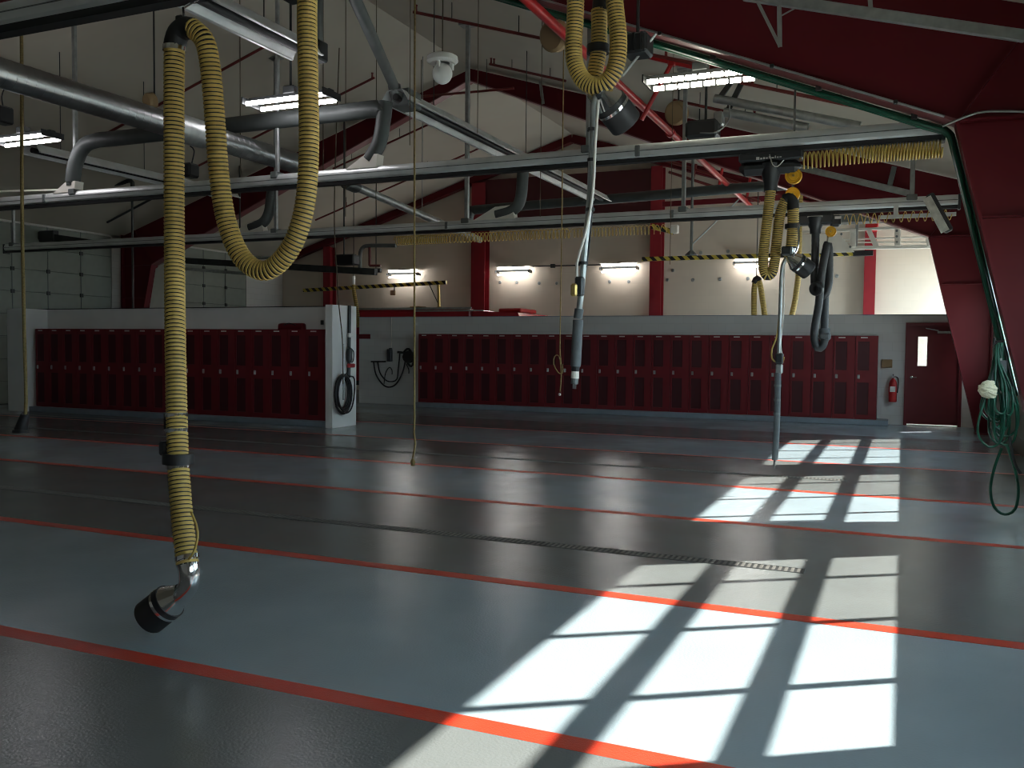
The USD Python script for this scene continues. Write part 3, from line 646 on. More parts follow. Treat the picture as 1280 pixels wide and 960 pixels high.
obj('housing', MB().box(c-[.11, .12, .09], c+[.11, .12, .08], .02), 'plastic_black', t)
for dx in (-.07, 0, .07): obj('fin', MB().box(c+[dx-.012, -.135, -.08], c+[dx+.012, -.11, .07], .004), 'rubber', t)
obj('hanger', MB().tube([c+[0, 0, .08], [c[0], c[1], ceil_z(c[0])]], .015, 6), 'dark_steel', t)
obj('stay', MB().tube([PY(7.5, 820, 42), PY(7.5, 778, 95)], .012, 6), 'galvanised', t)
obj('stay', MB().tube([PY(7.5, 806, 45), PY(7.5, 795, 68)], .008, 6), 'galvanised', t)
t = thing('black_motor', 'black motor box above the upper rail right of red main', 'motor')
c = PY(13.5, 882, 160)
obj('housing', MB().box(c-[.28, .15, .16], c+[.2, .15, .10], .04), 'plastic_black', t)
obj('hanger', MB().tube([c, [c[0], c[1], ceil_z(c[0])]], .02, 6), 'dark_steel', t)
obj('cable', MB().tube(spline([c+[-.05, -.15, -.1], c+[.2, -.2, -.12], c+[.35, -.1, .05], c+[.35, 0, .3]], .05), .012, 6), 'galvanised', t, True)
t = thing('black_motor', 'small black device hung left of the spiral duct at far left', 'motor')
c = PY(11.0, 4, 142); obj('housing', MB().box(c-[.15, .15, .18], c+[.1, .15, .12], .03), 'plastic_black', t); obj('hook', MB().tube(spline([c+[0, 0, .1], c+[-.03, 0, .3], c+[.03, 0, .42]], .05), .012, 6), 'dark_steel', t)
t = thing('black_motor', 'small black motor glimpsed between the limbs of the big yellow hose', 'motor')
c = PY(14.0, 239, 214); obj('housing', MB().box(c-[.15, .15, .13], c+[.1, .15, .15], .04), 'plastic_black', t); obj('cable', MB().tube(spline([c+[0, 0, .1], c+[.08, 0, .4], c+[-.02, 0, .5]], .05), .014, 6), 'dark_steel', t)
for (u, v), lb in (((682, 45), 'round tan fan disc behind the red main at top centre'), ((862, 0), None), ((849, 140), None)):
    pass
def disc(y, u, v, r, lb):
    p = PY(y, u, v); t = thing('ceiling_disc', lb, 'ceiling vent', p)
    obj('cover', MB().lathe((0, 0, 0), (-.25, -1, -.3), [(0, 0), (0, r*.5), (.02, r), (.12, r), (.16, r*.8), (.16, 0)], 24), 'tan', t, 30)
    obj('hanger', MB().tube([(0, 0, 0), (0, 0, ceil_z(p[0])-p[2])], .015, 6), 'dark_steel', t)
disc(11.0, 697, 45, .20, 'round tan disc behind the red main at top centre')
disc(16.5, 848, 141, .22, 'round tan disc under the right rafter beside black nozzle')
disc(12.0, 193, 126, .14, 'round tan disc above the spiral duct left of yellow hose')

# ------------------------------------------------------------------ lights
def fixture(label, c, L=1.2, ry=.15, m='tube_cool', group=None, stem=True, vert=False):
    t = thing('light_fixture', label, 'light', c, 0, group)
    obj('housing', MB().prism([(-.07, .0), (.07, .0), (.05, .06), (-.05, .06)], -L/2-.03, L/2+.03, 0), 'dark_steel', t)

    for s in (-1, 1):
        for k in range(8):
            w = L/8; x = -L/2+k*w
            y_, z_ = (s*ry, -.042) if not vert else (-.05, s*.10)
            obj('lamp', MB().tube([(x+.014, y_, z_), (x+w-.014, y_, z_)], .030, 10), m, t, 40)
    for x in (-L/2-.03, L/2+.03): obj('end_plate', MB().box((x-.008, -ry*1.3, -.05), (x+.008, ry*1.3, .04)), 'dark_steel', t)
    if stem:
        obj('junction_box', MB().box((-.09, -.06, .06), (.09, .06, .16), .01), 'dark_steel', t)
        obj('stem', MB().tube([(0, 0, .16), (0, 0, ceil_z(c[0])-c[2])], .016, 8), 'dark_steel', t)
    return t
def lens_c(y, uL, vL, uR, vR): return (PY(y, uL, vL)+PY(y, uR, vR))/2
fixture('lit ceiling light with two rows of yellowish lamps at upper right', lens_c(10.45, 812, 101, 942, 90), 1.2, m='tube_warm')
fixture('lit ceiling light with white lamps behind the right limb of big yellow hose', lens_c(9.7, 315, 128, 414, 119), 1.22)
c3 = PY(9.7, 64, 168); fixture('lit ceiling light at the far left edge behind the hanging cord', c3-[.6, 0, 0], 1.2)
for (a, b), lb in zip((((485, 344), (524, 342)), ((621, 341), (663, 338)), ((751, 337), (797, 334)), ((920, 331), (966, 327))), ('lit light on far wall, first from left above the red truck', 'lit light on far wall, second from left right of red post', 'lit light on far wall, third from left beside the grey pole', 'lit light on far wall behind the narrow yellow hose, rightmost')):
    c = lens_c(26.92, *a, *b); f = fixture(lb, c, 1.12, .12, 'tube_far', 'lit lights along the far wall', stem=False, vert=True)
    obj('wall_arm', MB().box((-.06, .0, .16), (.06, .265, .2)), 'dark_steel', f)
    obj('top_shade', MB().box((-.6, -.12, .15), (.6, .19, .17)), 'white_metal', f)
p, q = PY(27.1, 664, 333), PY(27.1, 751, 331)
tag(obj('conduit', MB().tube([p, q], .022, 6).box((p+q)/2-[.5, .04, .06], (p+q)/2-[.36, -.04, -.06]), 'dark_steel'), 'thin conduit between second and third far wall lights', 'conduit')

# white globe under the peak
p = PD(12.0, 553, 76)
t = thing('globe_lamp', 'white globe under a round ring hung below the roof peak', 'globe lamp', p)
obj('ring', MB().lathe((0, 0, 0), (0, 0, 1), [(-.03, .10), (-.04, .17), (-.01, .21), (.05, .205), (.07, .17), (.07, 0)], 28), 'white_plastic', t, 40)
obj('globe', MB().lathe((0, 0, -.17), (0, 0, 1), [(.14*math.sin(a), .135*math.cos(a)) for a in np.linspace(-math.pi/2, math.pi/2, 14)], 24), 'white_plastic', t, True)
for g in range(3): a = g*2.1+.6; obj('bracket', MB().box((.13*math.cos(a)-.02, .13*math.sin(a)-.02, -.12), (.13*math.cos(a)+.02, .13*math.sin(a)+.02, .0), .005), 'white_plastic', t)
obj('hanging_cable', MB().tube([(0, 0, .07), (0, 0, ceil_z(p[0])-p[2])], .008, 5), 'rope_dark', t)

# ------------------------------------------------------------------ yellow exhaust hoses
def hose(parent, pts, r, pitch=.0235, mrib='hose_yellow', name='hose'):
    c = resample(spline(pts, .01), pitch/4); N = len(c)
    base = obj(name+'_liner', MB().tube(c[::2], r*.90, 12, True), 'rubber', parent, True)
    t = np.gradient(c, axis=0); t /= np.linalg.norm(t, axis=1, keepdims=True)
    mb = MB(); n = 14; g = np.arange(n)*2*math.pi/n; a = None
    for i in range(0, N-4, 4):
        d = t[i+1]; w = np.array([0, 1.0, 0]) if abs(d[1]) < .9 else np.array([1.0, 0, 0]); b = np.cross(d, w); b /= np.linalg.norm(b); e = np.cross(d, b)
        circ = np.cos(g)[:, None]*b+np.sin(g)[:, None]*e
        q = c[i]; s = pitch
        V = np.vstack([q+d*(s*.02)+circ*r*.91, q+d*(s*.13)+circ*r, q+d*(s*.62)+circ*r, q+d*(s*.76)+circ*r*.91])
        k = np.arange(n); F = np.vstack([np.stack([j*n+k, j*n+(k+1) % n, (j+1)*n+(k+1) % n, (j+1)*n+k], 1) for j in range(3)])
        mb.add(V, F)
    obj(name+'_ribs', mb, mrib, parent, 60, kind='stuff')
def elbow(parent, pts, r, m, name='elbow'): return obj(name, MB().tube(spline(pts, .015), r, 16), m, parent, 50)
def nozzle(parent, p, q, r, L):
    p, q = np.array(p), np.array(q); d = (q-p)/np.linalg.norm(q-p)
    obj('nozzle_cone', MB().lathe(p, d, [(-.02, r*.5), (.0, r*.56), (L*.28, r*.93), (L*.36, r*.95)], 28), 'chrome', parent, 30)
    obj('nozzle_sleeve', MB().lathe(p, d, [(L*.30, r*.92), (L*.30, r*1.0), (L*.42, r), (L*.97, r), (L, r*.96), (L*.99, r*.85), (L*.5, r*.8)], 32), 'rubber', parent, 30)
    obj('nozzle_band', MB().lathe(p, d, [(L*.43, r*.99), (L*.43, r*1.03), (L*.50, r*1.03), (L*.50, r*.99)], 32), 'chrome', parent, 30)
# the big hose on the left
t = thing('exhaust_hose', 'big yellow ribbed exhaust hose looped at left, black nozzle near the floor', 'exhaust hose')
H1 = lambda u, v, y=None: PY((4.12 if v < 300 else 4.12-.36*min(1, (v-300)/406)) if y is None else y, u, v)
top = H1(386, -60, 4.42)
tro1 = np.array([top[0], YA, ZA])
loop = [H1(390, -130, 4.42), H1(384, 0, 4.40), H1(385, 90, 4.38), H1(386, 190, 4.36), H1(380, 262, 4.34), H1(362, 312, 4.32), H1(333, 338, 4.3), H1(304, 324, 4.28), H1(284, 280, 4.25), H1(274, 220, 4.22), H1(268, 140, 4.18), H1(263, 85, 4.15), H1(256, 52, 4.13), H1(243, 37, 4.12), H1(236, 34, 4.12)]
R1 = .060
hose(t, loop, R1, name='loop')
elbow(t, [H1(241, 36), H1(232, 35), H1(223, 42), H1(219, 54), H1(218, 62)], R1*1.06, 'rubber')
hose(t, [H1(218, 58), H1(217.5, 150), H1(218, 300), H1(219.5, 450), H1(222.5, 570), H1(228, 650), H1(234.5, 706)], R1, name='drop')
obj('clamp', MB().lathe(H1(218, 64), H1(218, 58)-H1(218, 64), [(0, R1*1.0), (0, R1*1.1), (.03, R1*1.1), (.03, R1)], 20), 'chrome', t, 30)
for v in (518, 537, 583): 
    p = H1(220.5 + (v-518)*.03, v); obj('clamp', MB().lathe(p, (0, 0, 1), [(-.012, R1), (-.012, R1*1.06), (.012, R1*1.06), (.012, R1)], 20), 'chrome', t, 30)
p = H1(222.5, 573); obj('collar', MB().lathe(p, (.02, 0, 1), [(-.03, R1), (-.03, R1*1.42), (.03, R1*1.42), (.03, R1)], 24), 'rubber', t, 30)
obj('valve_block', MB().box(H1(206, 560)-[.025, .03, .04], H1(206, 560)+[.03, .03, .04], .01).beam(H1(207, 537), H1(207, 517), .02, .02), 'plastic_black', t)
elbow(t, [H1(233, 698), H1(236.5, 715), H1(236, 730), H1(229, 742), H1(218, 750)], R1*.94, 'chrome')
obj('clamp', MB().lathe(H1(234, 700), H1(233, 694)-H1(234, 700), [(0, R1), (0, R1*1.1), (.022, R1*1.1), (.022, R1)], 20), 'chrome', t, 30)
pn = H1(224, 742); dn = float((pn-EYEP)@FWD); nozzle(t, pn, PD(dn+.045, 186, 772), .100, .245)
obj('air_tube', MB().tube(spline([H1(239, 640, 3.75), H1(245, 655, 3.72), H1(247, 672, 3.70), H1(242, 690, 3.70), H1(236, 699, 3.70)], .02), .007, 6), 'hose_yellow', t, True)
obj('chain', MB().tube([H1(231, 24), H1(229, 10, 4.3), np.array([H1(229, 10, 4.3)[0], YA, ZA+.0])], .008, 6), 'chrome', t)
obj('saddle_block', MB().box(H1(226, 27)-[.02, .03, .02], H1(226, 27)+[.03, .03, .03], .008), 'dark_steel', t)
tr = tro1; obj('trolley', MB().box((H1(390, -130, 4.42)[0]-.2, YA-.06, ZA-.12), (H1(390, -130, 4.42)[0]+.2, YA+.06, ZA+.0), .02), 'plastic_black', t)
obj('trolley_neck', MB().tube([H1(390, -130, 4.42), (H1(390, -130, 4.42)[0], YA, ZA-.1)], R1*1.05, 14), 'plastic_black', t)

# the small hose at top centre
t = thing('exhaust_hose', 'yellow ribbed exhaust hose loop at top centre, black nozzle held up high', 'exhaust hose')
Y2 = 4.42; H2 = lambda u, v, y=Y2: PY(y, u, v)
R2 = .045
hose(t, [H2(723, -160), H2(721, -60), H2(719, 20), H2(717, 55), H2(719, 80), H2(729, 100), H2(745, 108), H2(760, 101), H2(770, 82), H2(773, 50), H2(768, 0), H2(764, -60), H2(758, -100)], R2, pitch=.0165, name='loop')
hose(t, [H2(749, 12, 4.5), H2(749, 40, 4.5), H2(748, 65, 4.5), H2(744, 90, 4.5), H2(741, 112, 4.5)], R2*.95, pitch=.0165, name='drop')
elbow(t, [H2(758, -100), H2(754, -40, 4.47), H2(751, -5, 4.5), H2(750, 14, 4.5)], R2*.9, 'rubber')
obj('collar', MB().lathe(H2(747.5, 62, 4.49), (0, 0, 1), [(-.02, R2), (-.02, R2*1.3), (.022, R2*1.3), (.022, R2)], 24), 'rubber', t, 30)
elbow(t, [H2(741, 108, 4.5), H2(741, 118, 4.5), H2(748, 125, 4.48), H2(756, 126, 4.46)], R2*.8, 'chrome')
nozzle(t, H2(752, 116, 4.44), H2(779, 150, 4.56), .088, .215)
pole = [H2(746, 118), H2(741, 135), H2(740, 180), H2(737, 250), H2(731, 310), H2(727, 360), H2(724, 388)]
obj('handle_pole', MB().tube(spline(pole, .05), .016, 10), 'galvanised', t, True)
obj('pole_cable', MB().tube(spline([H2(748, 125, 4.4), H2(744, 180, 4.4), H2(741, 240, 4.4), H2(732, 290, 4.4), H2(721, 330, 4.4), H2(722, 362, 4.4)], .05), .008, 6), 'white_metal', t, True)
obj('pole_cable', MB().tube(spline([H2(743, 180, 4.46), H2(741, 250, 4.48), H2(736, 310, 4.48), H2(731, 345, 4.46)], .05), .005, 6), 'rubber', t, True)
for uv in ((740, 162), (740, 200), (737.5, 262), (729, 329)): p = H2(*uv); obj('cable_tie', MB().lathe(p, (0, 0, 1), [(-.008, .017), (-.008, .025), (.008, .025), (.008, .017)], 10), 'rubber', t)
obj('foam_grip', MB().tube(spline([H2(724, 386), H2(722.5, 398)], .02), .024, 12), 'grip_grey', t, 40)
obj('foam_grip', MB().tube(spline([H2(722.5, 400), H2(721, 430), H2(719.5, 458)], .05), [.027]*len(spline([H2(722.5, 400), H2(721, 430), H2(719.5, 458)], .05)), 14), 'grip_grey', t, 40)
obj('pole_end', MB().tube([H2(719.4, 458), H2(719, 464)], .022, 12), 'rubber', t, 30)
obj('pole_band', MB().tube([H2(719, 464), H2(718.5, 473)], .021, 12), 'white_metal', t, 30)
obj('pole_end', MB().tube([H2(718.5, 473), H2(718, 480)], .019, 12), 'duct_grey', t, 30)
obj('pole_tip', MB().tube([H2(718.2, 478), H2(717.8, 486)], .011, 10), 'chrome', t, 30)
p = H2(724, 358, 4.38); obj('valve_block', MB().box(p-[.02, .02, .05], p+[.025, .02, .05], .008), 'plastic_black', t)
p = H2(719, 363, 4.36); obj('valve_knob', MB().box(p-[.022, .015, .03], p+[.012, .015, .035], .008), 'brass', t)
p = H2(741, -20); obj('hanging_cable', MB().tube([(H2(741, 40)[0], 4.5, H2(741, 40)[2]+.25), (H2(741, 40)[0]-.02, YA, ZA+.02)], .006, 5), 'rubber', t)
obj('trolley', MB().box((H2(723, -160)[0]-.3, YA-.06, ZA-.10), (H2(723, -160)[0]+.3, YA+.06, ZA+.01), .02), 'plastic_black', t)

# the hose on the upper rail at right
t = thing('exhaust_hose', 'narrow yellow ribbed hose with black nozzle and handle pole under upper rail', 'exhaust hose')
H3 = lambda u, v, y=YB: PY(y, u, v); R3 = .060
c = H3(966, 198)
obj('trolley', MB().box((c[0]-.36, YB-.10, ZB_-.10), (c[0]+.33, YB+.10, ZB_+.0), .02).box((c[0]-.36, YB-.09, ZB_-.24), (c[0]+.30, YB+.07, ZB_-.08), .06), 'plastic_black', t)
for k, (x, w, h) in enumerate(((-.165, .035, .03), (-.12, .02, .02), (-.09, .02, .024), (-.06, .02, .02), (-.03, .012, .03), (0, .025, .018), (.035, .012, .032), (.055, .02, .02), (.085, .022, .02))):
    obj('trolley_marking', MB().box((c[0]+x, YB-.103, ZB_-.085+.001*k), (c[0]+x+w, YB-.100, ZB_-.085+h)), 'beige_tag', t)
obj('trolley_neck', MB().lathe(H3(964, 205), (0, 0, -1), [(0, .12), (.12, .10), (.22, .075), (.30, .075)], 18), 'plastic_black', t, 40)
obj('cable', MB().tube(spline([H3(962, 193, YB-.12), H3(966, 206, YB-.13), H3(972, 208, YB-.13), H3(980, 200, YB-.12)], .03), .005, 5), 'white_plastic', t, True)
hose(t, [H3(965, 217), H3(963, 240), H3(959, 275), H3(955, 310), H3(954, 330), H3(957, 343), H3(962, 344), H3(967, 335), H3(971, 300), H3(975, 268), H3(980, 254), H3(983, 248)], .058, name='loop')
elbow(t, [H3(981, 250), H3(985, 248), H3(990, 252), H3(991.5, 262)], .064, 'rubber')
hose(t, [H3(991.5, 260), H3(991, 285), H3(989, 311)], .062, name='drop')
obj('collar', MB().lathe(H3(990.5, 283), (0, 0, 1), [(-.025, R3), (-.025, R3*1.35), (.025, R3*1.35), (.025, R3)], 20), 'rubber', t, 30)
elbow(t, [H3(989, 309), H3(988, 319), H3(990, 325), H3(994, 328)], .055, 'chrome')
nozzle(t, H3(988.5, 322), H3(1013, 340, YB+.12), .105, .26)
obj('valve_block', MB().box(H3(983, 315, YB-.1)-[.05, .05, .04], H3(983, 315, YB-.1)+[.06, .03, .06], .015), 'dark_steel', t)
obj('valve_pipe', MB().tube(spline([H3(997, 280, YB-.05), H3(998.5, 295, YB-.05), H3(997, 310, YB-.05), H3(992, 320, YB-.05)], .03), .012, 6), 'chrome', t, True)
obj('handle_pole', MB().tube(spline([H3(985, 320), H3(979, 330), H3(976.5, 350), H3(975, 400), H3(973.5, 440), H3(972.5, 455)], .05), .021, 8), 'galvanised', t, True)
obj('pole_cable', MB().tube(spline([H3(981, 328), H3(980, 360), H3(979.5, 390), H3(976, 430), H3(979, 450)], .05), .007, 5), 'white_metal', t, True)
obj('air_tube', MB().tube(spline([H3(974, 395), H3(971, 420), H3(965, 436), H3(965, 448), H3(971, 453), H3(978, 453), H3(980, 446)], .04), .010, 6), 'hose_yellow', t, True)
p = H3(974.5, 447); obj('valve_block', MB().box(p-[.04, .04, .07], p+[.04, .04, .05], .012), 'plastic_black', t)
p = H3(974, 461); obj('switch_box', MB().box(p-[.035, .035, .055], p+[.035, .035, .055], .012), 'galvanised', t)
g = spline([H3(972.5, 466), H3(971.5, 515), H3(970, 552), H3(968.5, 575)], .1)
obj('foam_grip', MB().tube(g, .034, 12), 'grip_grey', t, 40)
for uv in ((972, 482), (971.5, 500), (971, 517)): obj('grip_band', MB().lathe(H3(*uv), (0, 0, 1), [(-.012, .033), (-.012, .038), (.012, .038), (.012, .033)], 12), 'duct_grey', t)
obj('pole_tip', MB().tube([H3(968.5, 574), H3(967.5, 586)], .012, 8), 'chrome', t)

def pulley(y, u, v, lab, zr, r=.10):
    p = PY(y, u, v); t = thing('balancer_pulley', lab, 'pulley', p)
    obj('wheel', MB().lathe((0, -.035, 0), (0, 1, 0), [(0, 0), (0, r*.55), (.012, r*.6), (.012, r*.9), (0, r), (.07, r), (.058, r*.9), (.07, 0)], 28), 'pulley_yellow', t, 30)
    obj('hub', MB().lathe((0, -.05, 0), (0, 1, 0), [(0, 0), (0, r*.15), (.03, r*.2)], 10), 'brass', t, 30)
    obj('hanger', MB().box((-.012, -.01, r*.8), (.012, .01, zr-p[2])), 'dark_steel', t)
pulley(YB, 992, 220, 'round yellow pulley hanging from upper rail right of trolley', ZB_+.02, .088)
pulley(YB+1.2, 991, 243, 'round yellow pulley behind the black elbow, lower of two', ceil_z(PY(YB+1.2, 991, 243)[0]), .085)
pulley(YC-.02, 1038.5, 289.5, 'round orange pulley beside the black hose under lower rail', ZC+.02, .085)

# black hose on the lower rail
t = thing('exhaust_hose', 'black exhaust hose looped twice under the lower rail at right', 'exhaust hose')
H4 = lambda u, v, y=YC: PY(y, u, v)
c = H4(1022, 270)
obj('trolley', MB().box((c[0]-.42, YC-.10, ZC-.16), (c[0]+.25, YC+.10, ZC+.01), .03).box((c[0]+.2, YC-.08, ZC-.2), (c[0]+.36, YC+.08, ZC-.02), .03), 'plastic_black', t)
obj('trolley_marking', MB().box((H4(1010, 272)[0], YC-.104, ZC-.05), (H4(1029, 272)[0], YC-.10, ZC-.025)).box((H4(1044, 275)[0], YC-.104, ZC-.09), (H4(1052, 275)[0], YC-.10, ZC-.05)), 'beige_tag', t)
obj('trolley_neck', MB().lathe(H4(1019.5, 272), (0, 0, -1), [(0, .15), (.1, .13), (.18, .09), (.26, .085)], 16), 'plastic_black', t, 40)
R4 = .062
def bh(pts, name): obj(name, MB().tube(spline(pts, .04), [R4*(1+.03*(i % 2)) for i in range(len(spline(pts, .04)))], 12), 'black_hose', t, 50)
bh([H4(1019.5, 290), H4(1019, 320), H4(1018, 345), H4(1018.5, 358)], 'drop')
bh([H4(1033, 310, YC-.1), H4(1029, 330, YC-.1), H4(1026, 352, YC-.1), H4(1023.5, 380, YC-.1), H4(1018.5, 410, YC-.1), H4(1018, 424, YC-.1), H4(1022, 435, YC-.1), H4(1028, 433, YC-.1), H4(1031, 424, YC-.1)], 'lower_loop')
bh([H4(1033, 311, YC-.1), H4(1034, 305, YC-.08), H4(1036, 310, YC-.06), H4(1036.5, 335, YC), H4(1035.5, 356, YC), H4(1030, 370, YC), H4(1022, 365, YC), H4(1019, 357, YC)], 'upper_loop')
bh([H4(1031.5, 366, YC+.1), H4(1031, 390, YC+.1), H4(1030.5, 412, YC+.1)], 'tail')
obj('ring_coupling', MB().lathe(H4(1019, 361, YC-.22), (.35, 1, .1), [(0, .05), (0, .10), (.02, .115), (.08, .115), (.10, .1), (.1, .05)], 20), 'plastic_black', t, 30)
obj('nozzle', MB().lathe(H4(1030.5, 411, YC+.05), (.05, -.1, -1), [(0, .06), (.0, .085), (.16, .09), (.17, .07)], 16).box(H4(1031, 421)-[.09, .1, .06], H4(1031, 421)+[.09, .05, .06], .03), 'grip_grey', t, 30)
obj('hook', MB().tube([H4(1034, 304, YC-.08), H4(1035, 292)], .012, 6), 'chrome', t)

# far yellow hoses beyond the locker wall
t = thing('exhaust_hose', 'far yellow hose hung behind the locker wall below the wall light', 'exhaust hose')
H5 = lambda u, v: PY(24.0, u, v)
hose(t, [H5(943, 420), H5(942.5, 380), H5(943, 360), H5(945, 351), H5(948, 350), H5(951, 360), H5(954, 380), H5(958, 400), H5(970, 412), H5(985, 405), H5(992, 385), H5(996, 360), H5(998, 340), H5(999, 280), H5(1000, 240)], .075, pitch=.04, name='hose')
obj('saddle', MB().tube(spline([H5(943, 354), H5(946, 348), H5(949, 351)], .03), .085, 10), 'rubber', t, 40)
q = H5(945.5, 348); obj('hanging_cable', MB().tube([q, [q[0], q[1], ceil_z(q[0])]], .012, 5), 'dark_steel', t)
t = thing('exhaust_hose', 'far dull yellow hose beside the white partition end', 'exhaust hose')
H6 = lambda u, v: PY(22.6, u, v)
hose(t, [H6(442, 356), H6(443, 368), H6(446, 385), H6(449, 410)], .06, pitch=.04, name='hose')
obj('hook', MB().tube([H6(442, 345), H6(442, 357)], .05, 8), 'white_metal', t)
q = H6(442, 346); obj('hanging_cable', MB().tube([q, [q[0], q[1], ceil_z(q[0])]], .012, 6), 'dark_steel', t)

# ------------------------------------------------------------------ coiled air lines
def coil(lab, parts, r, wire, m='coil_yellow', n=14):
    t = thing('coiled_air_line', lab, 'coiled hose')
    for p, q, turns in parts: obj('coil', MB().tube(helix(p, q, r, turns, n), wire, 5), m, t, True)
    return t
zc_ = ZB_-.09
coil('yellow coiled air line hanging under right end of upper rail', [((PY(YB, 1001, 198)[0], YB, zc_-.02), (PY(YB, 1080, 192)[0], YB, zc_), 15), ((PY(YB, 1080, 192)[0], YB, zc_), (PY(YB, 1178, 183)[0], YB, zc_+.0), 25)], .085, .009)
zc_ = ZC-.12
coil('dull yellow coiled air line hanging under the lower rail at centre', [((PY(YC, 495, 300)[0], YC, zc_), (PY(YC, 560, 297)[0], YC, zc_), 24), ((PY(YC, 560, 297)[0], YC, zc_), (PY(YC, 712, 291)[0], YC, zc_), 34)], .085, .010)
coil('loose yellow coiled air line under the lower rail right of grey pole', [((PY(YC, 715, 291)[0], YC, zc_), (PY(YC, 812, 287)[0], YC, zc_), 22), ((PY(YC, 812, 287)[0], YC, zc_), (PY(YC, 835, 286)[0], YC, zc_), 3)], .08, .006)
coil('loose yellow coiled air line under right end of lower rail', [((PY(YC, 1056, 270)[0], YC, ZC-.1), (PY(YC, 1100, 266)[0], YC, ZC-.09), 5), ((PY(YC, 1100, 266)[0], YC, ZC-.09), (PY(YC, 1190, 258)[0], YC, ZC-.09), 9)], .08, .007)
tag(obj('cable_tray', MB().box((PY(YC, 1098, 270)[0], YC-.06, ZC-.12), (.70, YC-.04, ZC-.06)).box((PY(YC, 1117, 262)[0], YC-.10, ZC-.12), (PY(YC, 1123, 262)[0], YC-.04, ZC+.07)), 'aluminium'), 'thin silver side bar below right end of lower rail', 'bar')
# flood light near the end of the lower rail
p = PY(14.6, 1172, 268)
t = thing('flood_light', 'tilted silver faced floodlight by right end of lower rail', 'floodlight', p)
M_ = np.array([[.82, 0, -.42], [0, 1, 0], [.42, 0, .9]]); M_, _ = np.linalg.qr(M_); M_ = M_*np.sign(np.diag(M_))
obj('case', MB().box((-.03, -.06, -.30), (.09, .12, .32), .02, (M_, np.zeros(3))), 'plastic_black', t)
obj('front_glass', MB().box((-.085, -.068, -.28), (.035, -.058, .29), .003, (M_, np.zeros(3))), 'lens_silver', t)
obj('bracket', MB().tube([(0, .1, .0), (-.02, YC-14.6-.05, .18)], .02, 6), 'dark_steel', t)

# ------------------------------------------------------------------ cords
def cord(lab, pts, r, m, top=True, extra=None, name='pull_cord'):
    t = thing(name, lab, 'cord')
    P = [np.array(p, float) for p in pts]
    if top: P = [np.array([P[0][0], P[0][1], ceil_z(P[0][0])])]+P
    obj('cord', MB().tube(spline(P, .15), r, 6), m, t, True); return t
D = lambda d, u, v: PD(d, u, v)
t = cord('long yellow brown cord hanging at centre, knotted end above the floor', [D(10, 518.5, 40), D(10, 518, 300), D(10, 518, 520), D(10, 517.5, 540), D(10, 519, 555), D(10, 516, 572)], .011, 'rope')
obj('knot', MB().lathe(D(10, 516, 580), (0, 0, 1), [(-.02, 0), (-.02, .02), (.03, .03), (.06, .012), (.07, 0)], 10), 'rope', t, True)
t = cord('thick yellow brown cord at far left with black rubber end', [D(12, 27, 60), D(12, 27.5, 250), D(12, 30, 400), D(12, 32.5, 500), D(12, 31, 520)], .024, 'rope')
p = D(12, 31, 520); q = D(12, 26, 538)
obj('grip', MB().tube(spline([p+[.01, 0, .03], p, q], .03), np.linspace(.05, .085, len(spline([p+[.01, 0, .03], p, q], .03))), 10).lathe(q+[0, 0, .01], (0, 0, -1), [(0, 0), (0, .10), (.04, .11), (.05, 0)], 12), 'rubber', t, 40)
t = cord('thin cord with small loop hanging beside the grey pole', [D(12, 704, 110), D(12, 702, 300), D(12, 700, 440), D(12, 703, 455), D(12, 703, 466), D(12, 698, 466), D(12, 692, 455), D(12, 693, 446), D(12, 697, 444), D(12, 700, 450), D(12, 701.5, 470), D(12, 700, 490)], .008, 'rope')
obj('end_ball', MB().lathe(D(12, 699.5, 493), (0, 0, 1), [(.02*math.sin(a), .02*math.cos(a)) for a in np.linspace(-1.57, 1.57, 6)], 8), 'white_plastic', t, True)
for i, (d, u0, v0, v1, r, lab) in enumerate(((14, 598, 20, 165, .012, 'thin dark hanger wire right of roof peak post'), (12, 513, 15, 180, .010, 'thin dark hanger wire beside the sprinkler end'), (15, 404, 60, 215, .014, 'thin dark hanger wire right of the big yellow hose'), (16, 300, 70, 230, .014, 'thin dark hanger wire between limbs of the big yellow hose'), (14, 677, 100, 270, .010, 'thin dark hanger wire left of the small yellow hose'), (15, 432, 170, 270, .012, 'thin dark hanger wire under the rail duct'), (16, 470, 240, 255, .012, 'thin dark hanger wire below the upper rail at centre'), (14, 840, 180, 330, .008, 'thin pale wire behind the red main'), (16, 165, 240, 385, .03, 'dark grey conduit at left reaching down to the partition top'))):
    a, b = D(d, u0, v0), D(d, u0+1, v1); b = np.array([a[0], a[1], b[2]])
    if i == 8: a = PY(17, 165, 234); b = np.array([a[0], a[1], 0])
    tt = thing('hanger_wire', lab, 'wire'); obj('wire', MB().tube(([[a[0], a[1], ceil_z(a[0])]] if i < 8 else [])+[a, b], r*(.55 if i < 8 else 1), 6), 'rope_dark' if i < 8 else 'dark_steel', tt)

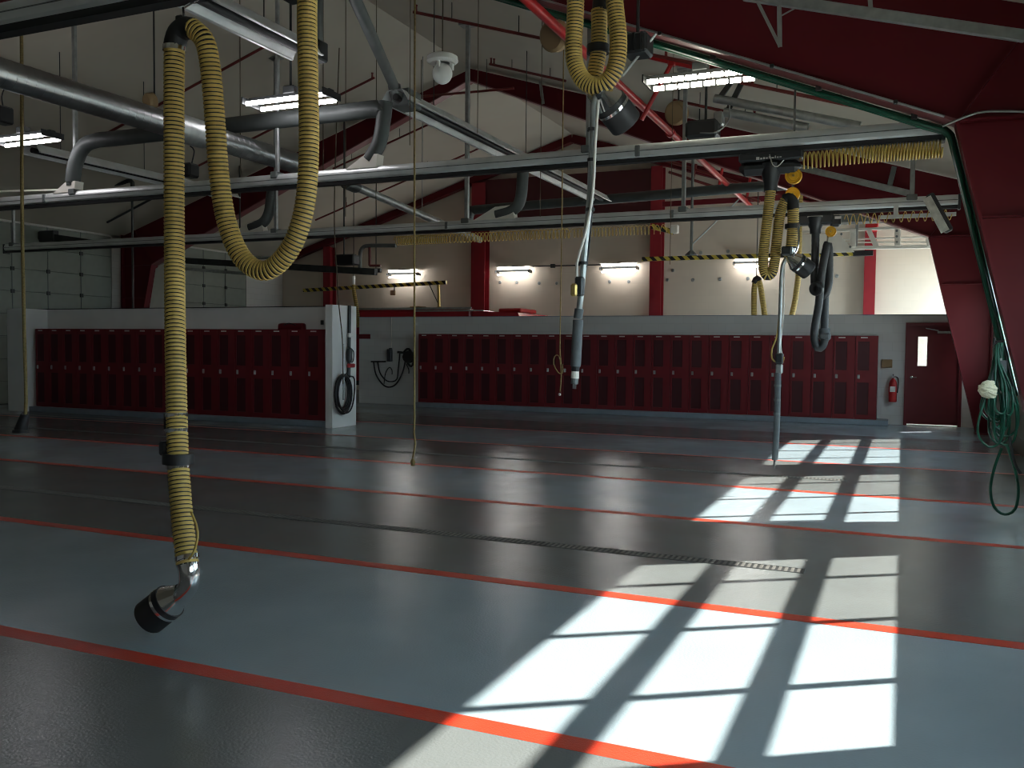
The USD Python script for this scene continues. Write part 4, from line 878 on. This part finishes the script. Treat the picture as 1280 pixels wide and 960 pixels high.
# ------------------------------------------------------------------ green hose on the near frame
t = thing('green_hose', 'green air hose clipped along dark red frame, tangled bundle at right edge', 'hose')
Yg = 10.08
K = np.array([.43, Yg, 3.88]); B0 = np.array([1.377, Yg, 0]); RR0 = np.array([RX, Yg, 8.03])
dr = (RR0-K)/np.linalg.norm(RR0-K); dc = (B0-K)/np.linalg.norm(B0-K); nd = np.array([-.38, 0, -.92]); nc = np.array([-.97, 0, -.24])
def gl(o, r, m='hose_green', nm='run'):
    pts = [K+dr*7+nd*.05, K+dr*4+nd*.045, K+dr*1.2+nd*.05, K+dr*.25+nd*.06, K+(nd+nc)*.045, K+dc*.25+nc*.05, K+dc*1.2+nc*.05, K+dc*2.3+nc*.05, K+dc*2.75+nc*.05]
    obj(nm, MB().tube(spline([p+np.array([0, o, 0])+(nd if k < 4 else nc)*abs(o)*.3 for k, p in enumerate(pts)], .06), r, 8), m, t, True)
gl(0, .035); gl(.06, .022); gl(-.045, .02)
for s in (.4, 1.4, 2.6): p = K+dr*s+nd*.03; obj('clip', MB().box(p-[.03, .09, .03], p+[.03, .09, .05], .008), 'dark_steel', t)
hb = PY(9.75, 1246, 428)
rg = random.Random(3)
for k in range(15):
    w = rg.uniform(.03, .13); dz = rg.uniform(.62, .98); dx = rg.uniform(-.05, .08)+.02; yy = rg.uniform(-.14, .10)
    x0 = hb[0]+rg.uniform(-.02, .03); z0 = hb[2]-rg.uniform(.0, .06); y0 = hb[1]+yy*.3
    pts = [(x0, y0, z0), (x0-w*.35+dx*.4, y0+yy*.5, z0-dz*.35), (x0-w*1.0+dx, y0+yy, z0-dz*.8), (x0-w*.55+dx, y0+yy, z0-dz*.97), (x0+dx+.03*rg.random(), y0+yy, z0-dz), (x0+w*.7+dx, y0+yy, z0-dz*.9), (x0+w*.75+dx*.8, y0+yy*.8, z0-dz*.6), (x0+w*.3, y0+yy*.4, z0-dz*.25), (x0+.02, y0, z0)]
    obj('loop', MB().tube(spline(pts, .03), .0115, 7), 'hose_green', t, True)
p = [PY(9.75, *q) for q in ((1252, 560), (1243, 585), (1238, 612), (1243, 634), (1256, 643), (1269, 636), (1273, 612), (1268, 585), (1258, 555))]
obj('loop', MB().tube(spline(p, .03), .014, 7), 'hose_green', t, True)
p = hb+[0, -.06, -.02]; obj('hook', MB().tube(spline([p+[.06, .1, .03], p+[0, .0, .03], p+[-.03, -.06, .0], p+[-.03, -.08, .06]], .02), .012, 6), 'dark_steel', t, True)
obj('spray_gun', MB().tube(spline([PY(9.6, *q) for q in ((1262, 545), (1264, 560), (1269, 580), (1276, 592))], .03), [.011]+[.013]*(len(spline([PY(9.6, *q) for q in ((1262, 545), (1264, 560), (1269, 580), (1276, 592))], .03))-1), 8), 'rubber', t, True)
t = thing('cloth_flower', 'cream coloured ruffled rose like bundle tied to green hose', 'flower')
fp = PY(9.62, 1229, 486); rg = random.Random(5)
ico = trimesh.creation.icosphere(3, 1.0); fwd_ = np.array([-.75, -.6, .1]); fwd_ /= np.linalg.norm(fwd_); fs = np.cross(fwd_, [0, 0, 1]); fs /= np.linalg.norm(fs); fu = np.cross(fs, fwd_)
for k in range(14):
    a = k*2.4+.3; op = .25+.085*k; v = np.array(ico.vertices); keep = v[:, 2] > .25
    f = np.array(ico.faces)[keep[ico.faces].all(1)]; v = v*[.050, .058, .030]; v[:, :2] *= (1+.25*meshkit.noise(v*70+k*5)[:, None]); v[:, 2] += .010*np.sin(v[:, 0]*140+k)
    v = np.vstack([v, v-[0, 0, .003]]); f = np.vstack([f, f[:, ::-1]+len(v)//2])
    rad = math.cos(a)*fs+math.sin(a)*fu; nrm = rad*math.sin(op)+fwd_*math.cos(op); e2 = np.cross(nrm, np.cross(rad, fwd_)); e1 = np.cross(e2, nrm); e1 /= np.linalg.norm(e1); e2 /= np.linalg.norm(e2)
    used = np.unique(f); mp = np.zeros(len(v), int); mp[used] = np.arange(len(used))
    obj('petal', MB().add(fp+[0, -.06, 0]+v[used] @ np.stack([e1, e2, nrm])+rad*(.008+.0035*k)-fwd_*.004*k, mp[f]), 'flower_cream', t, True)
obj('stem', MB().tube(spline([fp, PY(9.7, 1246, 489), PY(9.8, 1256, 492)], .02), .012, 6), 'beige_tag', t, True)
t = thing('plastic_sleeve', 'clear grey plastic tag hung with the green hose bundle', 'tag')
p = PY(9.7, 1248, 462); obj('sheet', MB().box(p-[.06, .004, .10], p+[.07, .004, .09], .003), 'grip_grey', t)
obj('clip', MB().box(p+[-.02, -.01, .085], p+[.03, .01, .11], .004), 'galvanised', t)
obj('hose_lead', MB().tube(spline([p+[-.02, 0, .1], hb+[-.01, 0, -.05]], .03), .006, 6), 'rubber', t)
ye = 9.93-.14
t = thing('flange_conduit', 'thin grey conduit along lower edge of the near dark red rafter', 'conduit')
K1 = np.array([.43, ye, 3.88]); d1 = np.array([RX-.43, 0, 8.03-3.88]); d1 /= np.linalg.norm(d1)
obj('conduit', MB().tube([K1+d1*7, K1+d1*.12], .013, 8), 'galvanised', t, 40)
for s_ in (.6, 1.9, 3.2): obj('strap', MB().box(K1+d1*s_-[.02, .02, .02], K1+d1*s_+[.02, .02, .02], .004), 'dark_steel', t)
t = thing('power_conduit', 'grey cable bending along the knee of the near dark red frame', 'cable')
y = 9.79; obj('cable', MB().tube(spline([PY(y, 1178, 158), PY(y, 1192, 152), PY(y, 1222, 141), PY(y, 1250, 139), PY(y, 1290, 140)], .05), .012, 6), 'galvanised', t, True)

# ------------------------------------------------------------------ beyond the locker wall
t = thing('fire_truck', 'red fire truck parked behind the locker wall, only its roof showing', 'fire truck', (0, 23.9, 0))
x0, x1, xcab = -15.4, -9.4, -11.2
obj('body', MB().box((x0, -1.15, .55), (xcab, 1.15, 2.66), .06), 'truck_red', t)
obj('cab', MB().prism([(xcab+.05, .55), (x1, .55), (x1, 1.5), (x1-.35, 2.55), (xcab+.05, 2.62)], -1.15, 1.15), 'truck_red', t)
obj('chassis', MB().box((x0+.1, -.9, .4), (x1-.1, .9, .58)), 'rubber', t)
for x in (-14.2, -10.2):
    for s in (-1, 1): obj('wheel', MB().lathe((x, s*1.0-.14, .5), (0, 1, 0), [(0, .1), (0, .42), (.04, .5), (.24, .5), (.28, .42), (.28, .1)], 24), 'rubber', t, 30)
obj('windscreen', MB().beam((x1-.02, 0, 1.55), (x1-.33, 0, 2.45), 1.9, .02), 'glass', t)
obj('side_window', MB().box((xcab+.3, -1.165, 1.55), (x1-.55, -1.15, 2.25), .005), 'plastic_black', t)
obj('roof_rail', MB().box((x0+.05, -1.14, 2.66), (xcab, -1.10, 2.72)).box((-13.0, -1.18, 2.60), (-10.8, -1.14, 2.64)), 'galvanised', t)
obj('beacon', MB().box((-10.6, -.6, 2.58), (-9.9, .6, 2.7), .03), 'pipe_red', t)
obj('roof_box', MB().box((-13.7, -.3, 2.66), (-13.3, .1, 2.8), .03), 'tan', t)
t = thing('hazard_beam', 'black and yellow striped beam above the red truck at left', 'beam')
a, b = PY(24.5, 380, 363), PY(24.5, 558, 353)
obj('beam', MB().beam(a, b, .12, .11), 'hazard', t)
obj('hanger', MB().tube([PY(24.5, 548, 353), PY(24.5, 549, 385)], .045, 8).lathe(PY(24.5, 549, 388), (0, 0, 1), [(0, .2), (.04, .2), (.12, .06)], 10), 'brass', t)
obj('stay', MB().tube([PY(24.5, 536, 354), PY(24.5, 548, 380)], .015, 5), 'dark_steel', t)
obj('pulley_block', MB().box(PY(24.5, 491, 366)-[.08, .05, .08], PY(24.5, 491, 366)+[.08, .05, .08], .02), 'tan', t)
obj('hanger', MB().tube([PY(24.5, 493, 356), PY(24.5, 493, 364)], .02, 5), 'dark_steel', t)
t = thing('hazard_beam', 'black and yellow striped beam in front of bright far wall at right', 'beam')
a, b = PY(24.5, 803, 324), PY(24.5, 1085, 316.5)
obj('beam', MB().beam(a, b, .12, .11), 'hazard', t)
obj('end_block', MB().beam(b-[.35, 0, 0], b+[.12, 0, 0], .16, .13), 'plastic_black', t)
q = PY(24.5, 864, 322); obj('hanger', MB().tube([q, [q[0], q[1], ceil_z(q[0])]], .04, 8).lathe(q, (0, 0, 1), [(.05, .17), (.08, .17), (.2, .04)], 10), 'duct_grey', t)
obj('stay', MB().tube([PY(24.5, 866, 305), PY(24.5, 928, 245)], .02, 5), 'galvanised', t)
obj('tail', MB().beam(PY(24.5, 815, 283), PY(24.5, 842, 290), .1, .14), 'hazard', t)
obj('tail_box', MB().box(PY(24.5, 838, 292)-[0, .1, 0], PY(24.5, 848, 281)+[0, .1, 0], .02), 'white_metal', t)
t = thing('aerial_ladder', 'white aerial ladder rack against bright far wall right of black hose', 'ladder')
A = lambda u, v: PY(24.4, u, v)
for p, q, w in (((998, 290), (1163, 283), .07), ((1000, 311), (1168, 308), .09), ((1040, 300), (1160, 296), .03), ((1046, 303), (1160, 302.5), .03)):
    obj('rail', MB().beam(A(*p), A(*q), .06, w, c=.008), 'white_metal', t)
for p, q in (((1066, 286), (1066, 309)), ((1122, 284), (1122, 308)), ((1158, 284), (1163, 308))): obj('upright', MB().beam(A(*p)+[0, -.04, 0], A(*q)+[0, -.04, 0], .04, .14, up=(1, 0, 0), c=.008), 'white_metal', t)
obj('brace', MB().beam(A(1086, 288)+[0, -.05, 0], A(1096, 310)+[0, -.05, 0], .04, .12, up=(1, 0, 0)), 'white_metal', t)
obj('side_panel', MB().prism([A(998, 293)[[0, 2]], A(1050, 293)[[0, 2]], A(1068, 315)[[0, 2]], A(998, 317)[[0, 2]]][::-1], 24.36, 24.44), 'white_metal', t)
for uv in ((1121, 289), (1121, 296), (1121, 303), (1052, 293), (1063, 309)): p = A(*uv); obj('bolt', MB().lathe(p+[0, -.09, 0], (0, -1, 0), [(-.05, .03), (.012, .03), (.012, 0)], 8), 'duct_grey', t)
obj('roof_deck', MB().beam(A(1000, 277), A(1150, 271), .5, .18), 'duct_grey', t)
obj('hanger', MB().beam(A(1072, 268), A(1070, 308), .07, .07), 'galvanised', t)
tag(obj('red_box', MB().prism([A(1082, 262)[[0, 2]], A(1098, 270)[[0, 2]], A(1095, 283)[[0, 2]], A(1080, 283)[[0, 2]]][::-1], 25.0, 25.5), 'pipe_red'), 'small red box hung above the white ladder rack', 'box')
tag(obj('white_board', MB().prism([PY(19.0, 196, 336)[[0, 2]], PY(19.0, 170, 498)[[0, 2]]*[1, 0], PY(19.0, 212, 498)[[0, 2]]*[1, 0], PY(19.0, 212, 326)[[0, 2]]], 18.96, 19.04), 'white_metal'), 'tall white slanted board behind the left partition beside yellow hose', 'board')
